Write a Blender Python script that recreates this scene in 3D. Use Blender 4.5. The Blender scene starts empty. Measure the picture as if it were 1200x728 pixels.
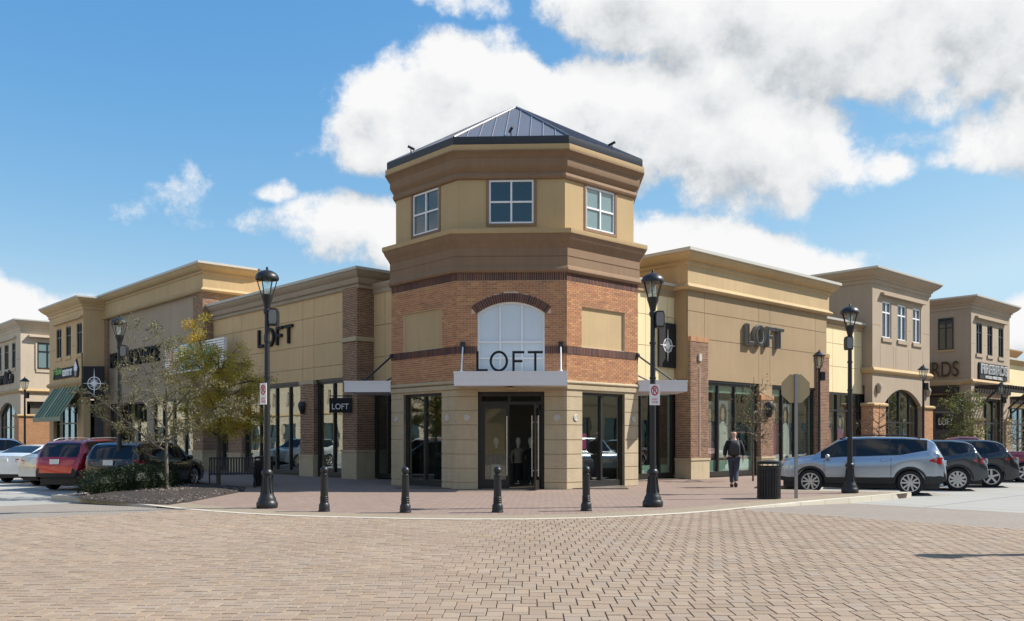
import bpy, bmesh, math, random
from mathutils import Vector, Matrix
random.seed(7)
SC = bpy.context.scene
R = math.radians
# ------------------------------------------------------------------ camera
YAW = R(2.3); EYE = 1.56; FPX = 1040.0; HOR = 514.0
cam = bpy.data.cameras.new('camera'); camo = bpy.data.objects.new('camera', cam)
SC.collection.objects.link(camo); SC.camera = camo
cam.sensor_width = 36.0; cam.lens = FPX / 1200 * 36
cam.shift_y = (HOR - 364) / 1200
cam.clip_start = .1; cam.clip_end = 5000
camo.location = (0, 0, EYE); camo.rotation_euler = (R(90), 0, YAW)
# ------------------------------------------------------------------ sun and sky
SUN_AZ = 80.0      # degrees from +Y towards +X
SUN_EL = 43.5
sd = Vector((math.sin(R(SUN_AZ)) * math.cos(R(SUN_EL)), math.cos(R(SUN_AZ)) * math.cos(R(SUN_EL)), math.sin(R(SUN_EL))))
sun = bpy.data.lights.new('sun', 'SUN'); suno = bpy.data.objects.new('sun', sun)
SC.collection.objects.link(suno)
sun.energy = 5.0; sun.angle = R(.53); sun.color = (1, .95, .87)
suno.rotation_euler = (-sd).to_track_quat('-Z', 'Y').to_euler()
suno.location = (30, 5, 40)
SC.view_settings.view_transform = 'Standard'; SC.view_settings.look = 'None'
SC.view_settings.gamma = 1.0; SC.view_settings.use_curve_mapping = False
SC.view_settings.exposure = 0.6
SC.cycles.max_bounces = 6; SC.cycles.diffuse_bounces = 3; SC.cycles.glossy_bounces = 3; SC.cycles.transparent_max_bounces = 12

def build_world():
    w = bpy.data.worlds.new('World'); SC.world = w; w.use_nodes = True
    nt = w.node_tree; nt.nodes.clear(); L = nt.links.new
    def nd(tree, typ, **kw):
        n = tree.nodes.new(typ)
        for k, v in kw.items(): setattr(n, k, v)
        return n
    sky = nd(nt, 'ShaderNodeTexSky'); sky.sky_type = 'NISHITA'; sky.sun_disc = False
    sky.sun_elevation = R(SUN_EL); sky.sun_rotation = R(SUN_AZ)
    sky.air_density = 1.0; sky.dust_density = .15; sky.ozone_density = 2.2
    # cloud density: banks of soft blobs at (azimuth, elevation), frayed by noise, as a group
    g = bpy.data.node_groups.new('cloud_density', 'ShaderNodeTree')
    g.interface.new_socket('Vec', in_out='INPUT', socket_type='NodeSocketVector')
    g.interface.new_socket('Dens', in_out='OUTPUT', socket_type='NodeSocketFloat')
    gi = nd(g, 'NodeGroupInput'); go = nd(g, 'NodeGroupOutput'); K = g.links.new
    def m(op, a, b=None, c=None):
        n = nd(g, 'ShaderNodeMath', operation=op)
        for i, v in enumerate((a, b, c)):
            if v is None: continue
            if isinstance(v, (int, float)): n.inputs[i].default_value = v
            else: K(v, n.inputs[i])
        return n.outputs[0]
    vec = gi.outputs[0]
    n1 = nd(g, 'ShaderNodeTexNoise'); n1.inputs['Scale'].default_value = 5.0; n1.inputs['Detail'].default_value = 3; n1.inputs['Roughness'].default_value = .56
    n1.inputs['Lacunarity'].default_value = 2.1
    K(vec, n1.inputs['Vector'])
    n2 = nd(g, 'ShaderNodeTexNoise'); n2.inputs['Scale'].default_value = 26.0; n2.inputs['Detail'].default_value = 6; n2.inputs['Roughness'].default_value = .66
    K(vec, n2.inputs['Vector'])
    nv = nd(g, 'ShaderNodeTexVoronoi'); nv.feature = 'F1'; nv.inputs['Scale'].default_value = 15
    wv = nd(g, 'ShaderNodeTexNoise'); wv.inputs['Scale'].default_value = 9; wv.inputs['Detail'].default_value = 3; K(vec, wv.inputs['Vector'])
    ws = nd(g, 'ShaderNodeVectorMath', operation='MULTIPLY_ADD')
    K(wv.outputs['Color'], ws.inputs[0]); ws.inputs[1].default_value = (.07, .07, .055); 
    wa = nd(g, 'ShaderNodeVectorMath', operation='ADD'); K(vec, wa.inputs[0]); wa.inputs[1].default_value = (-.035, -.035, -.0275)
    K(wa.outputs[0], ws.inputs[2])
    nrm = nd(g, 'ShaderNodeVectorMath', operation='NORMALIZE'); K(ws.outputs[0], nrm.inputs[0]); K(ws.outputs[0], nv.inputs['Vector'])
    sx = nd(g, 'ShaderNodeSeparateXYZ'); K(nrm.outputs[0], sx.inputs[0])
    az = m('ARCTAN2', sx.outputs[0], sx.outputs[1]); el = m('ARCSINE', sx.outputs[2])
    cx = nd(g, 'ShaderNodeCombineXYZ'); K(az, cx.inputs[0]); K(el, cx.inputs[1])
    def ae(px, py):
        dx = px - 600
        return math.atan2(dx, FPX) - YAW, math.atan2(HOR - py, math.hypot(dx, FPX))
    # (x, y, rx, ry, weight) in degrees-like pixel units of the view, turned to directions
    B = [(455, 118, 75, 42, 1), (425, 150, 50, 45, .9), (505, 130, 70, 55, 1.1), (560, 112, 90, 60, 1.1), (600, 165, 110, 50, .9), (660, 128, 95, 55, 1.1), (760, 150, 110, 66, 1.2), (860, 165, 110, 70, 1.2), (915, 200, 95, 46, 1),
         (700, 185, 130, 50, .9), (1000, 212, 62, 22, .62), (430, 170, 60, 30, .5),
         (735, 0, 90, 55, 1.2), (850, 10, 150, 62, 1.25), (1010, 30, 170, 75, 1.25), (1150, 15, 150, 82, 1.2), (900, 75, 140, 50, 1), (1240, 20, 120, 90, 1),
         (400, 272, 66, 46, .95), (445, 290, 55, 35, .8), (790, 292, 80, 50, 1), (880, 305, 90, 36, .95), (960, 308, 70, 24, .7),
         (1190, 165, 72, 42, 1.0), (1140, 190, 46, 15, .6), (1250, 150, 80, 60, 1), (200, 240, 52, 24, .24), (265, 262, 62, 11, .22), (232, 228, 24, 20, .25),
         (535, 2, 48, 20, .55), (320, 226, 22, 11, .36), (10, 362, 62, 32, .95), (85, 366, 55, 22, .7), (-60, 350, 80, 45, 1), (1195, 385, 36, 32, .75), (1100, 120, 50, 18, .4), (1040, 175, 30, 14, .4)]
    field = None
    for (px, py, rx, ry, wt) in B:
        a, e = ae(px, py)
        s = nd(g, 'ShaderNodeVectorMath', operation='SUBTRACT'); K(cx.outputs[0], s.inputs[0]); s.inputs[1].default_value = (a, e, 0)
        q = nd(g, 'ShaderNodeVectorMath', operation='MULTIPLY'); K(s.outputs[0], q.inputs[0]); q.inputs[1].default_value = (FPX / rx / 1.12, FPX / ry / 1.06, 0)
        dt = nd(g, 'ShaderNodeVectorMath', operation='DOT_PRODUCT'); K(q.outputs[0], dt.inputs[0]); K(q.outputs[0], dt.inputs[1])
        v = m('MULTIPLY_ADD', dt.outputs['Value'], -.75 * wt, .75 * wt)
        field = v if field is None else m('SMOOTH_MAX', field, v, .25)
    # the sky out of view: broken cumulus from noise, cover added for brighter ambient light
    nb = nd(g, 'ShaderNodeTexNoise'); nb.inputs['Scale'].default_value = 2.6; nb.inputs['Detail'].default_value = 2; K(vec, nb.inputs['Vector'])
    sv = nd(g, 'ShaderNodeSeparateXYZ'); K(vec, sv.inputs[0])
    back = m('MULTIPLY_ADD', nb.outputs['Fac'], 3.2, -1.72)
    inview = nd(g, 'ShaderNodeMapRange'); K(m('ABSOLUTE', m('ADD', az, YAW)), inview.inputs[0])
    inview.inputs[1].default_value = R(33); inview.inputs[2].default_value = R(40); inview.inputs[3].default_value = 0; inview.inputs[4].default_value = 1
    above = nd(g, 'ShaderNodeMapRange'); K(el, above.inputs[0])
    above.inputs[1].default_value = R(29); above.inputs[2].default_value = R(36); above.inputs[3].default_value = 0; above.inputs[4].default_value = 1
    far = m('MAXIMUM', inview.outputs[0], above.outputs[0])
    back = m('MULTIPLY_ADD', m('SUBTRACT', 1, far), -3, back)
    field = m('MAXIMUM', m('MAXIMUM', field, -1.2), back)
    fr = m('MULTIPLY_ADD', n1.outputs['Fac'], .95, -.50)
    fr2 = m('MULTIPLY_ADD', n2.outputs['Fac'], 1.25, -.64)
    bil = m('MULTIPLY_ADD', nv.outputs['Distance'], -.60, .27)
    K(m('ADD', m('ADD', m('ADD', field, fr), fr2), bil), go.inputs[0])
    tc = nd(nt, 'ShaderNodeTexCoord')
    def dens(off):
        a = nd(nt, 'ShaderNodeVectorMath', operation='ADD'); L(tc.outputs['Generated'], a.inputs[0]); a.inputs[1].default_value = off
        n = nd(nt, 'ShaderNodeVectorMath', operation='NORMALIZE'); L(a.outputs[0], n.inputs[0])
        gn = nd(nt, 'ShaderNodeGroup'); gn.node_tree = g; L(n.outputs[0], gn.inputs[0]); return gn.outputs[0]
    def mm(op, a, b=None, c=None, clamp=False):
        n = nd(nt, 'ShaderNodeMath', operation=op); n.use_clamp = clamp
        for i, v in enumerate((a, b, c)):
            if v is None: continue
            if isinstance(v, (int, float)): n.inputs[i].default_value = v
            else: L(v, n.inputs[i])
        return n.outputs[0]
    d0 = dens((0, 0, 0)); d1 = dens((sd.x * .018, sd.y * .014, .038))
    cov = nd(nt, 'ShaderNodeMapRange'); cov.interpolation_type = 'SMOOTHSTEP'; L(d0, cov.inputs[0])
    cov.inputs[1].default_value = -.14; cov.inputs[2].default_value = .36; cov.inputs[3].default_value = 0; cov.inputs[4].default_value = 1
    lit = mm('MULTIPLY', mm('SUBTRACT', mm('MINIMUM', d0, 1.0), mm('MINIMUM', d1, 1.25)), .58)
    thick = mm('MULTIPLY', mm('SUBTRACT', d0, .72), -.26)
    lit = mm('ADD', mm('ADD', lit, mm('MINIMUM', thick, .05)), .78, clamp=True)
    cr = nd(nt, 'ShaderNodeValToRGB'); L(lit, cr.inputs[0])
    r_ = cr.color_ramp; r_.elements[0].position = .0; r_.elements[0].color = (.33, .38, .43, 1)
    r_.elements[1].position = 1; r_.elements[1].color = (1.0, 1.0, 1.0, 1)
    e = r_.elements.new(.45); e.color = (.58, .62, .66, 1); e = r_.elements.new(.72); e.color = (.85, .87, .885, 1)
    # grade of the clear sky towards the camera's rendering of it
    sp = nd(nt, 'ShaderNodeSeparateColor'); L(sky.outputs[0], sp.inputs[0]); cb = nd(nt, 'ShaderNodeCombineColor')
    for i, (k_, g_) in enumerate(((1.20 * 1.32, 1.42), (.625 * 1.32, .81), (.505 * 1.32, .36))):
        L(mm('MINIMUM', mm('MULTIPLY', mm('POWER', mm('MULTIPLY', sp.outputs[i], .105), g_), k_ / SKY_STR), (.27 * 1.32, .38 * 1.32, .46 * 1.32)[i] / SKY_STR), cb.inputs[i])
    b1 = nd(nt, 'ShaderNodeBackground'); L(cb.outputs[0], b1.inputs[0]); b1.inputs[1].default_value = SKY_STR
    b2 = nd(nt, 'ShaderNodeBackground'); L(cr.outputs[0], b2.inputs[0]); b2.inputs[1].default_value = .63
    mx = nd(nt, 'ShaderNodeMixShader'); L(cov.outputs[0], mx.inputs[0]); L(b1.outputs[0], mx.inputs[1]); L(b2.outputs[0], mx.inputs[2])
    out = nd(nt, 'ShaderNodeOutputWorld'); L(mx.outputs[0], out.inputs[0])
    w.cycles.sampling_method = 'MANUAL'; w.cycles.sample_map_resolution = 512
SKY_STR = .139
build_world()

# ------------------------------------------------------------------ helpers
S2 = math.sqrt(.5)
class Fr:
    """A wall frame: u runs along the wall, o outwards from it, z up."""
    def __init__(s, O, T, N): s.O, s.T, s.N = O, T, N
    def w(s, u, o, z): return (s.O[0] + s.T[0] * u + s.N[0] * o, s.O[1] + s.T[1] * u + s.N[1] * o, z)
FL = Fr((0, 0), (-S2, S2), (-S2, -S2))       # the street running away to one side: u grows away from the corner
FR_ = Fr((0, 0), (S2, S2), (S2, -S2))        # the street on the other side
XC, YC = -1.12, 31.32                         # centre of the corner tower
TF = Fr((XC, YC), (1, 0), (0, -1)); TLf = Fr((XC, YC), (-S2, S2), (-S2, -S2)); TRf = Fr((XC, YC), (S2, S2), (S2, -S2))
WD = Fr((0, 0), (1, 0), (0, 1))              # plain world axes: u = x, o = y
CR = (math.cos(YAW), math.sin(YAW)); CF = (-math.sin(YAW), math.cos(YAW))
def at(px, d):                                # ground point seen at column px at distance d
    a = (px - 600) / FPX * d
    return (a * CR[0] + d * CF[0], a * CR[1] + d * CF[1])
def gp(px, py, z=0.0): return at(px, FPX * (EYE - z) / (py - HOR))

class MB:
    def __init__(s): s.v = []; s.f = []
    def add(s, vs, fs):
        n = len(s.v); s.v += [tuple(q) for q in vs]; s.f += [tuple(i + n for i in f) for f in fs]
    def box(s, F, u0, u1, o0, o1, z0, z1):
        s.add([F.w(u, o, z) for z in (z0, z1) for (u, o) in ((u0, o0), (u1, o0), (u1, o1), (u0, o1))],
              [(0, 3, 2, 1), (4, 5, 6, 7), (0, 1, 5, 4), (1, 2, 6, 5), (2, 3, 7, 6), (3, 0, 4, 7)])
    def brick(s, F, u0, u1, o0, o1, z0, z1):  # a brick set in a wall: no back
        s.add([F.w(u0, o0, z0), F.w(u1, o0, z0), F.w(u1, o0, z1), F.w(u0, o0, z1), F.w(u0, o1, z0), F.w(u1, o1, z0), F.w(u1, o1, z1), F.w(u0, o1, z1)],
              [(4, 5, 6, 7), (0, 1, 5, 4), (1, 2, 6, 5), (2, 3, 7, 6), (3, 0, 4, 7)])
    def prism(s, pts, z0, z1):               # pts: xy polygon
        n = len(pts)
        s.add([(x, y, z0) for x, y in pts] + [(x, y, z1) for x, y in pts],
              [tuple(range(n - 1, -1, -1)), tuple(range(n, 2 * n))] + [(i, (i + 1) % n, n + (i + 1) % n, n + i) for i in range(n)])
    def plate(s, F, pts, o0, o1):            # pts: (u, z) polygon extruded between o0 and o1
        n = len(pts)
        s.add([F.w(u, o0, z) for u, z in pts] + [F.w(u, o1, z) for u, z in pts],
              [tuple(range(n - 1, -1, -1)), tuple(range(n, 2 * n))] + [(i, (i + 1) % n, n + (i + 1) % n, n + i) for i in range(n)])
    def lathe(s, prof, n=20, c=(0, 0, 0)):   # prof: (r, z)
        vs = []
        for r, z in prof:
            for k in range(n):
                a = 2 * math.pi * k / n; vs.append((c[0] + r * math.cos(a), c[1] + r * math.sin(a), c[2] + z))
        fs = []
        for i in range(len(prof) - 1):
            for k in range(n):
                fs.append((i * n + k, i * n + (k + 1) % n, (i + 1) * n + (k + 1) % n, (i + 1) * n + k))
        fs.append(tuple(range(n - 1, -1, -1))); fs.append(tuple((len(prof) - 1) * n + k for k in range(n)))
        s.add(vs, fs)
    def tube(s, pts, rad, n=8):
        if not isinstance(rad, (list, tuple)): rad = [rad] * len(pts)
        P = [Vector(p) for p in pts]; vs = []
        for i, p in enumerate(P):
            d = (P[min(i + 1, len(P) - 1)] - P[max(i - 1, 0)])
            if d.length < 1e-9: d = Vector((0, 0, 1))
            d.normalize()
            a = d.cross(Vector((0, 0, 1)));
            if a.length < .05: a = d.cross(Vector((1, 0, 0)))
            a.normalize(); b = d.cross(a)
            for k in range(n):
                t = 2 * math.pi * k / n; vs.append(p + (a * math.cos(t) + b * math.sin(t)) * rad[i])
        fs = [(i * n + k, i * n + (k + 1) % n, (i + 1) * n + (k + 1) % n, (i + 1) * n + k) for i in range(len(P) - 1) for k in range(n)]
        fs.append(tuple(range(n - 1, -1, -1))); fs.append(tuple((len(P) - 1) * n + k for k in range(n)))
        s.add(vs, fs)
    def sphere(s, c, r, n=14, m_=9, sc=(1, 1, 1)):
        vs = [(c[0], c[1], c[2] - r * sc[2])]
        for i in range(1, m_):
            t = math.pi * i / m_
            for k in range(n):
                a = 2 * math.pi * k / n
                vs.append((c[0] + r * sc[0] * math.sin(t) * math.cos(a), c[1] + r * sc[1] * math.sin(t) * math.sin(a), c[2] - r * sc[2] * math.cos(t)))
        vs.append((c[0], c[1], c[2] + r * sc[2])); fs = []
        for k in range(n): fs.append((0, 1 + (k + 1) % n, 1 + k))
        for i in range(m_ - 2):
            for k in range(n):
                fs.append((1 + i * n + k, 1 + i * n + (k + 1) % n, 1 + (i + 1) * n + (k + 1) % n, 1 + (i + 1) * n + k))
        t = len(vs) - 1
        for k in range(n): fs.append((t, 1 + (m_ - 2) * n + k, 1 + (m_ - 2) * n + (k + 1) % n))
        s.add(vs, fs)
    def sweep(s, path, prof, inside, closed=False):
        """A moulding: prof (o, z) carried along the xy path, mitred, facing away from the point inside."""
        n = len(path); P = [Vector((p[0], p[1])) for p in path]; I = Vector(inside[:2]); offs = []
        def nrm(a, b):
            d = (b - a).normalized(); q = Vector((d.y, -d.x))
            return q if q.dot((a + b) / 2 - I) > 0 else -q
        for i in range(n):
            ns = []
            if closed or i > 0: ns.append(nrm(P[i - 1], P[i]))
            if closed or i < n - 1: ns.append(nrm(P[i], P[(i + 1) % n]))
            if len(ns) == 1: offs.append(ns[0])
            else:
                mvec = (ns[0] + ns[1]); mvec.normalize(); offs.append(mvec / max(.3, mvec.dot(ns[0])))
        m = len(prof)
        vs = [(P[i].x + offs[i].x * o, P[i].y + offs[i].y * o, z) for i in range(n) for o, z in prof]
        fs = [(i * m + j, i * m + j + 1, ((i + 1) % n) * m + j + 1, ((i + 1) % n) * m + j) for i in range(n if closed else n - 1) for j in range(m - 1)]
        if not closed: fs += [tuple(range(m)), tuple(range((n - 1) * m + m - 1, (n - 1) * m - 1, -1))]
        s.add(vs, fs)
    def build(s, name, mat, parent=None, smooth=None, fix=True):
        me = bpy.data.meshes.new(name)
        p = parent
        off = Vector((0, 0, 0))
        q = parent
        while q is not None: off += q.location; q = q.parent
        me.from_pydata([(v[0] - off.x, v[1] - off.y, v[2] - off.z) for v in s.v], [], s.f)
        if fix and len(s.f) < 20000:
            bm = bmesh.new(); bm.from_mesh(me); bmesh.ops.recalc_face_normals(bm, faces=bm.faces); bm.to_mesh(me); bm.free()
        if smooth is not None:
            me.polygons.foreach_set('use_smooth', [True] * len(me.polygons)); me.set_sharp_from_angle(angle=R(smooth))
        me.materials.append(M[mat]); me.update()
        o = bpy.data.objects.new(name, me); SC.collection.objects.link(o)
        if parent is not None: o.parent = parent
        return o
def tag(o, label, cat, group=None):
    o['label'] = label; o['category'] = cat
    if group: o['group'] = group
    return o
def thing(name, label, cat, loc=(0, 0, 0), group=None):
    o = bpy.data.objects.new(name, None); SC.collection.objects.link(o); o.location = loc; o.empty_display_size = .3
    return tag(o, label, cat, group)
def struct(mb, name, mat, **k):
    o = mb.build(name, mat, **k); o['kind'] = 'structure'; return o
def copy_tree(o, parent=None):
    c = o.copy(); SC.collection.objects.link(c); c.parent = parent
    for ch in list(o.children): copy_tree(ch, c)
    return c
def part(root, name, mat, F, u0, u1, o0, o1, z0, z1):
    b = MB(); b.box(F, u0, u1, o0, o1, z0, z1); return b.build(name, mat, root)

# ------------------------------------------------------------------ materials
M = {}
def mat(name, col, rough=.8, metal=0, var=.12, scale=3, bump=.0, bscale=40, coat=0, island=0, objr=0, streak=0, spec=.5, grain=.06, gscale=120, col2=None):
    m = bpy.data.materials.new(name); m.use_nodes = True; M[name] = m
    nt = m.node_tree; L = nt.links.new; b = nt.nodes['Principled BSDF']
    b.inputs['Roughness'].default_value = rough; b.inputs['Metallic'].default_value = metal
    b.inputs['Coat Weight'].default_value = coat; b.inputs['Coat Roughness'].default_value = .04; b.inputs['Specular IOR Level'].default_value = spec
    def nd(t): return nt.nodes.new(t)
    ge = nd('ShaderNodeNewGeometry'); src = ge.outputs['Position']
    def noise(sc, det=4, vec=None):
        n = nd('ShaderNodeTexNoise'); n.inputs['Scale'].default_value = sc; n.inputs['Detail'].default_value = det; n.inputs['Roughness'].default_value = .6
        L(vec or src, n.inputs['Vector']); return n.outputs['Fac']
    def mth(op, a, bb):
        n = nd('ShaderNodeMath'); n.operation = op
        for i, v in enumerate((a, bb)):
            if isinstance(v, (int, float)): n.inputs[i].default_value = v
            else: L(v, n.inputs[i])
        return n.outputs[0]
    val = mth('MULTIPLY_ADD', noise(scale), 2 * var); nt.nodes[-1].inputs[2].default_value = 1 - var
    if grain:
        g = mth('MULTIPLY_ADD', noise(gscale, 2), 2 * grain); nt.nodes[-1].inputs[2].default_value = 1 - grain
        val = mth('MULTIPLY', val, g)
    if streak:
        mp = nd('ShaderNodeMapping'); mp.inputs['Scale'].default_value = (3.5, 3.5, .22); L(src, mp.inputs[0])
        st = mth('MULTIPLY_ADD', noise(1.6, 5, mp.outputs[0]), 2 * streak); nt.nodes[-1].inputs[2].default_value = 1 - streak
        val = mth('MULTIPLY', val, st)
    if name.startswith(('paver', 'eifs', 'stone_tan')):
        bs_ = mth('MULTIPLY_ADD', noise(.16 if name.startswith('paver') else .35, 5), .36); nt.nodes[-1].inputs[2].default_value = .82
        val = mth('MULTIPLY', val, bs_)
    base = None
    if island or objr:
        if objr: oi = nd('ShaderNodeObjectInfo'); rnd = oi.outputs['Random']
        else: rnd = ge.outputs['Random Per Island']
        v2 = mth('MULTIPLY_ADD', rnd, 2 * (island or objr)); nt.nodes[-1].inputs[2].default_value = 1 - (island or objr)
        val = mth('MULTIPLY', val, v2)
        if col2:
            ramp = nd('ShaderNodeValToRGB'); ramp.color_ramp.interpolation = 'LINEAR'
            cs = [col] + list(col2); els = ramp.color_ramp.elements
            while len(els) < len(cs): els.new(.5)
            for i, c in enumerate(cs): els[i].position = i / (len(cs) - 1); els[i].color = (*c, 1)
            fr = mth('FRACT', mth('MULTIPLY', rnd, 7.13), 0); L(fr, ramp.inputs[0]); base = ramp.outputs[0]
    mx = nd('ShaderNodeVectorMath'); mx.operation = 'SCALE'
    if base is None: mx.inputs[0].default_value = col
    else: L(base, mx.inputs[0])
    L(val, mx.inputs['Scale']); L(mx.outputs[0], b.inputs['Base Color'])
    if bump:
        bp = nd('ShaderNodeBump'); bp.inputs['Strength'].default_value = bump; bp.inputs['Distance'].default_value = .02
        L(noise(bscale, 5), bp.inputs['Height']); L(bp.outputs[0], b.inputs['Normal'])
    return m
def glass(name, tint=(.95, 1.0, .97), dens=.55, refl=.10):
    m = bpy.data.materials.new(name); m.use_nodes = True; M[name] = m; nt = m.node_tree; L = nt.links.new; nt.nodes.clear()
    m.use_transparent_shadow = True
    o = nt.nodes.new('ShaderNodeOutputMaterial'); t = nt.nodes.new('ShaderNodeBsdfTransparent'); g = nt.nodes.new('ShaderNodeBsdfGlossy')
    t.inputs[0].default_value = (*[c * dens for c in tint], 1); g.inputs['Roughness'].default_value = .01; g.inputs[0].default_value = (.95, 1, .98, 1)
    ge = nt.nodes.new('ShaderNodeNewGeometry'); dt = nt.nodes.new('ShaderNodeVectorMath'); dt.operation = 'DOT_PRODUCT'; L(ge.outputs['Normal'], dt.inputs[0]); L(ge.outputs['Incoming'], dt.inputs[1])
    def mt(op, x, y):
        q = nt.nodes.new('ShaderNodeMath'); q.operation = op; q.use_clamp = op != 'ABSOLUTE'
        for i, v in enumerate((x, y)):
            if isinstance(v, (int, float)): q.inputs[i].default_value = v
            else: L(v, q.inputs[i])
        return q.outputs[0]
    sch = mt('POWER', mt('SUBTRACT', 1, mt('ABSOLUTE', dt.outputs['Value'], 0)), 5)
    a = nt.nodes.new('ShaderNodeMath'); a.operation = 'MULTIPLY_ADD'; a.use_clamp = True; L(sch, a.inputs[0]); a.inputs[1].default_value = .8; a.inputs[2].default_value = refl
    geo = nt.nodes.new('ShaderNodeNewGeometry'); n = nt.nodes.new('ShaderNodeTexNoise'); n.inputs['Scale'].default_value = .9; L(geo.outputs['Position'], n.inputs['Vector'])
    bp = nt.nodes.new('ShaderNodeBump'); bp.inputs['Strength'].default_value = .02; bp.inputs['Distance'].default_value = .1; L(n.outputs['Fac'], bp.inputs['Height']); L(bp.outputs[0], g.inputs['Normal'])
    x = nt.nodes.new('ShaderNodeMixShader'); L(a.outputs[0], x.inputs[0]); L(t.outputs[0], x.inputs[1]); L(g.outputs[0], x.inputs[2]); L(x.outputs[0], o.inputs[0])
REDS = [(0.43, 0.205, 0.088), (0.36, 0.161, 0.074), (0.469, 0.233, 0.104), (0.4, 0.193, 0.09), (0.31, 0.138, 0.07), (0.44, 0.222, 0.1)]
mat('brick_red', (0.4, 0.16, 0.085), .85, var=.15, scale=9, island=.16, col2=REDS, bump=.25, bscale=90)
mat('brick_brown', (0.152, 0.062, 0.038), .85, var=.15, scale=9, island=.25, col2=[(.11, .052, .040), (.075, .038, .032)], bump=.25, bscale=90)
mat('brick_umber', (0.205, 0.104, 0.054), .85, var=.15, scale=9, island=.22, col2=[(.27, .155, .09), (.16, .088, .058), (.235, .128, .08)], bump=.25, bscale=90)
mat('brick_cap', (0.422, 0.22, 0.107), .85, island=.15)
mat('mortar', (0.64, 0.53, 0.41), .95, var=.1, bump=.2)
mat('stone_tan', (0.428, 0.345, 0.225), .9, var=.14, scale=2.4, island=.10, bump=.5, bscale=24, streak=.14, grain=.14, gscale=40)
mat('eifs_gold', (0.44, 0.316, 0.169), .9, var=.08, scale=1.2, bump=.15, bscale=120, streak=.13)
mat('eifs_tan', (0.552, 0.384, 0.204), .9, var=.07, scale=1.0, bump=.15, bscale=120, streak=.12)
mat('eifs_cream', (0.697, 0.571, 0.335), .9, var=.06, scale=1.0, bump=.15, bscale=120, streak=.11)
mat('eifs_taupe', (0.3, 0.212, 0.119), .9, var=.08, scale=.8, bump=.15, bscale=120, streak=.12)
mat('eifs_grey', (0.338, 0.266, 0.192), .9, var=.07, scale=1, bump=.15, bscale=120, streak=.12)
mat('eifs_pink', (0.514, 0.425, 0.321), .9, var=.06, scale=1, bump=.15, bscale=120, streak=.11)
mat('eifs_brown', (0.228, 0.143, 0.085), .9, var=.09, scale=1.5, bump=.15, bscale=100, streak=.16)
mat('eifs_sand', (0.43, 0.304, 0.158), .9, var=.08, scale=1.5, bump=.15, bscale=100, streak=.08)
mat('coping_white', (0.46, 0.44, 0.39), .5, var=.06)
mat('roof_metal', (0.22, 0.215, 0.225), .42, metal=.55, var=.10, scale=1.2, bump=.05, island=.06)
mat('fascia_dark', (.035, .037, .045), .45, metal=.4, var=.1)
mat('frame_black', (.020, .019, .018), .4, var=.1)
mat('frame_bronze', (0.024, 0.021, 0.018), .45, metal=.3, var=.1)
mat('frame_white', (0.74, 0.74, 0.75), .45, var=.05)
mat('canopy_white', (0.7, 0.69, 0.69), .45, var=.05, scale=.8, streak=.05)
mat('iron_black', (.018, .019, .021), .42, metal=.2, var=.2, scale=14, bump=.05)
mat('steel', (.62, .62, .62), .25, metal=1)
mat('galv', (.33, .33, .33), .45, metal=.8, var=.15)
mat('sign_dark', (.014, .014, .015), .7, spec=.3)
mat('sign_grey', (.20, .20, .19), .5)
mat('sign_white', (.78, .78, .77), .5, var=.03)
mat('sign_red', (.52, .03, .04), .5)
mat('sign_green', (.13, .33, .06), .5)
mat('sign_teal', (.06, .42, .48), .5)
mat('sign_salmon', (.62, .36, .30), .5)
mat('stop_back', (0.42, 0.32, 0.17), .6, var=.12, scale=5)
mat('concrete', (0.25, 0.245, 0.22), .9, var=.14, scale=1.6, bump=.25, bscale=60, grain=.12)
mat('kerb_concrete', (0.5, 0.46, 0.375), .9, var=.12, scale=2.2, bump=.25, bscale=60, island=.06, grain=.1)
mat('mint', (0.32, 0.45, 0.38), .5, var=.04)
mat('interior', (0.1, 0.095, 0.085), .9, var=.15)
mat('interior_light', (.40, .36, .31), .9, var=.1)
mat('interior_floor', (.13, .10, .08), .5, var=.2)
mat('mulch', (.035, .026, .020), .95, var=.3, scale=20, bump=1, bscale=40)
mat('mulch_chip', (.07, .05, .04), .95, island=.5, col2=[(.03, .022, .018), (.13, .10, .085), (.22, .19, .17)])
mat('tyre', (.014, .014, .015), .85)
mat('rim', (.55, .55, .56), .3, metal=.9)
mat('car_glass', (.010, .012, .013), .03, var=0, grain=0, spec=.5)
mat('car_trim', (.016, .016, .017), .55)
mat('tail_red', (.38, .012, .018), .12, coat=1, var=.05)
mat('lamp_clear', (.55, .55, .53), .12, coat=1)
mat('plate', (.72, .72, .68), .5)
for n_, c_, mt in (('paint_silver', (.36, .415, .49), .65), ('paint_slate', (.045, .055, .068), .5), ('paint_black', (.012, .012, .013), .3), ('paint_red', (.36, .012, .028), .45), ('paint_maroon', (.20, .018, .030), .4), ('paint_white', (.74, .75, .75), .0), ('paint_pale', (.55, .56, .54), .6), ('paint_deep', (.016, .019, .026), .4)):
    mat(n_, c_, .24, metal=mt, var=.02, coat=1, grain=.02)
mat('skin', (.52, .32, .235), .6, var=.06)
mat('jacket', (0.01, 0.0105, 0.014), .85, var=.2, scale=12, bump=.4, bscale=26)
mat('jeans', (0.045, 0.05, 0.07), .9, var=.25, scale=14, bump=.4, bscale=24)
mat('bag', (.028, .029, .031), .7, var=.25, scale=20, bump=.3)
mat('shoe', (.03, .022, .018), .6)
mat('shirt_white', (.70, .68, .66), .7)
mat('plastic_white', (.75, .73, .70), .5)
mat('dark_cloth', (.03, .03, .035), .9)
mat('bark_pale', (0.15, 0.125, 0.095), .95, var=.25, scale=20, bump=.5, bscale=60)
mat('bark', (.11, .085, .065), .95, var=.25, scale=20, bump=.5, bscale=60)
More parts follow.
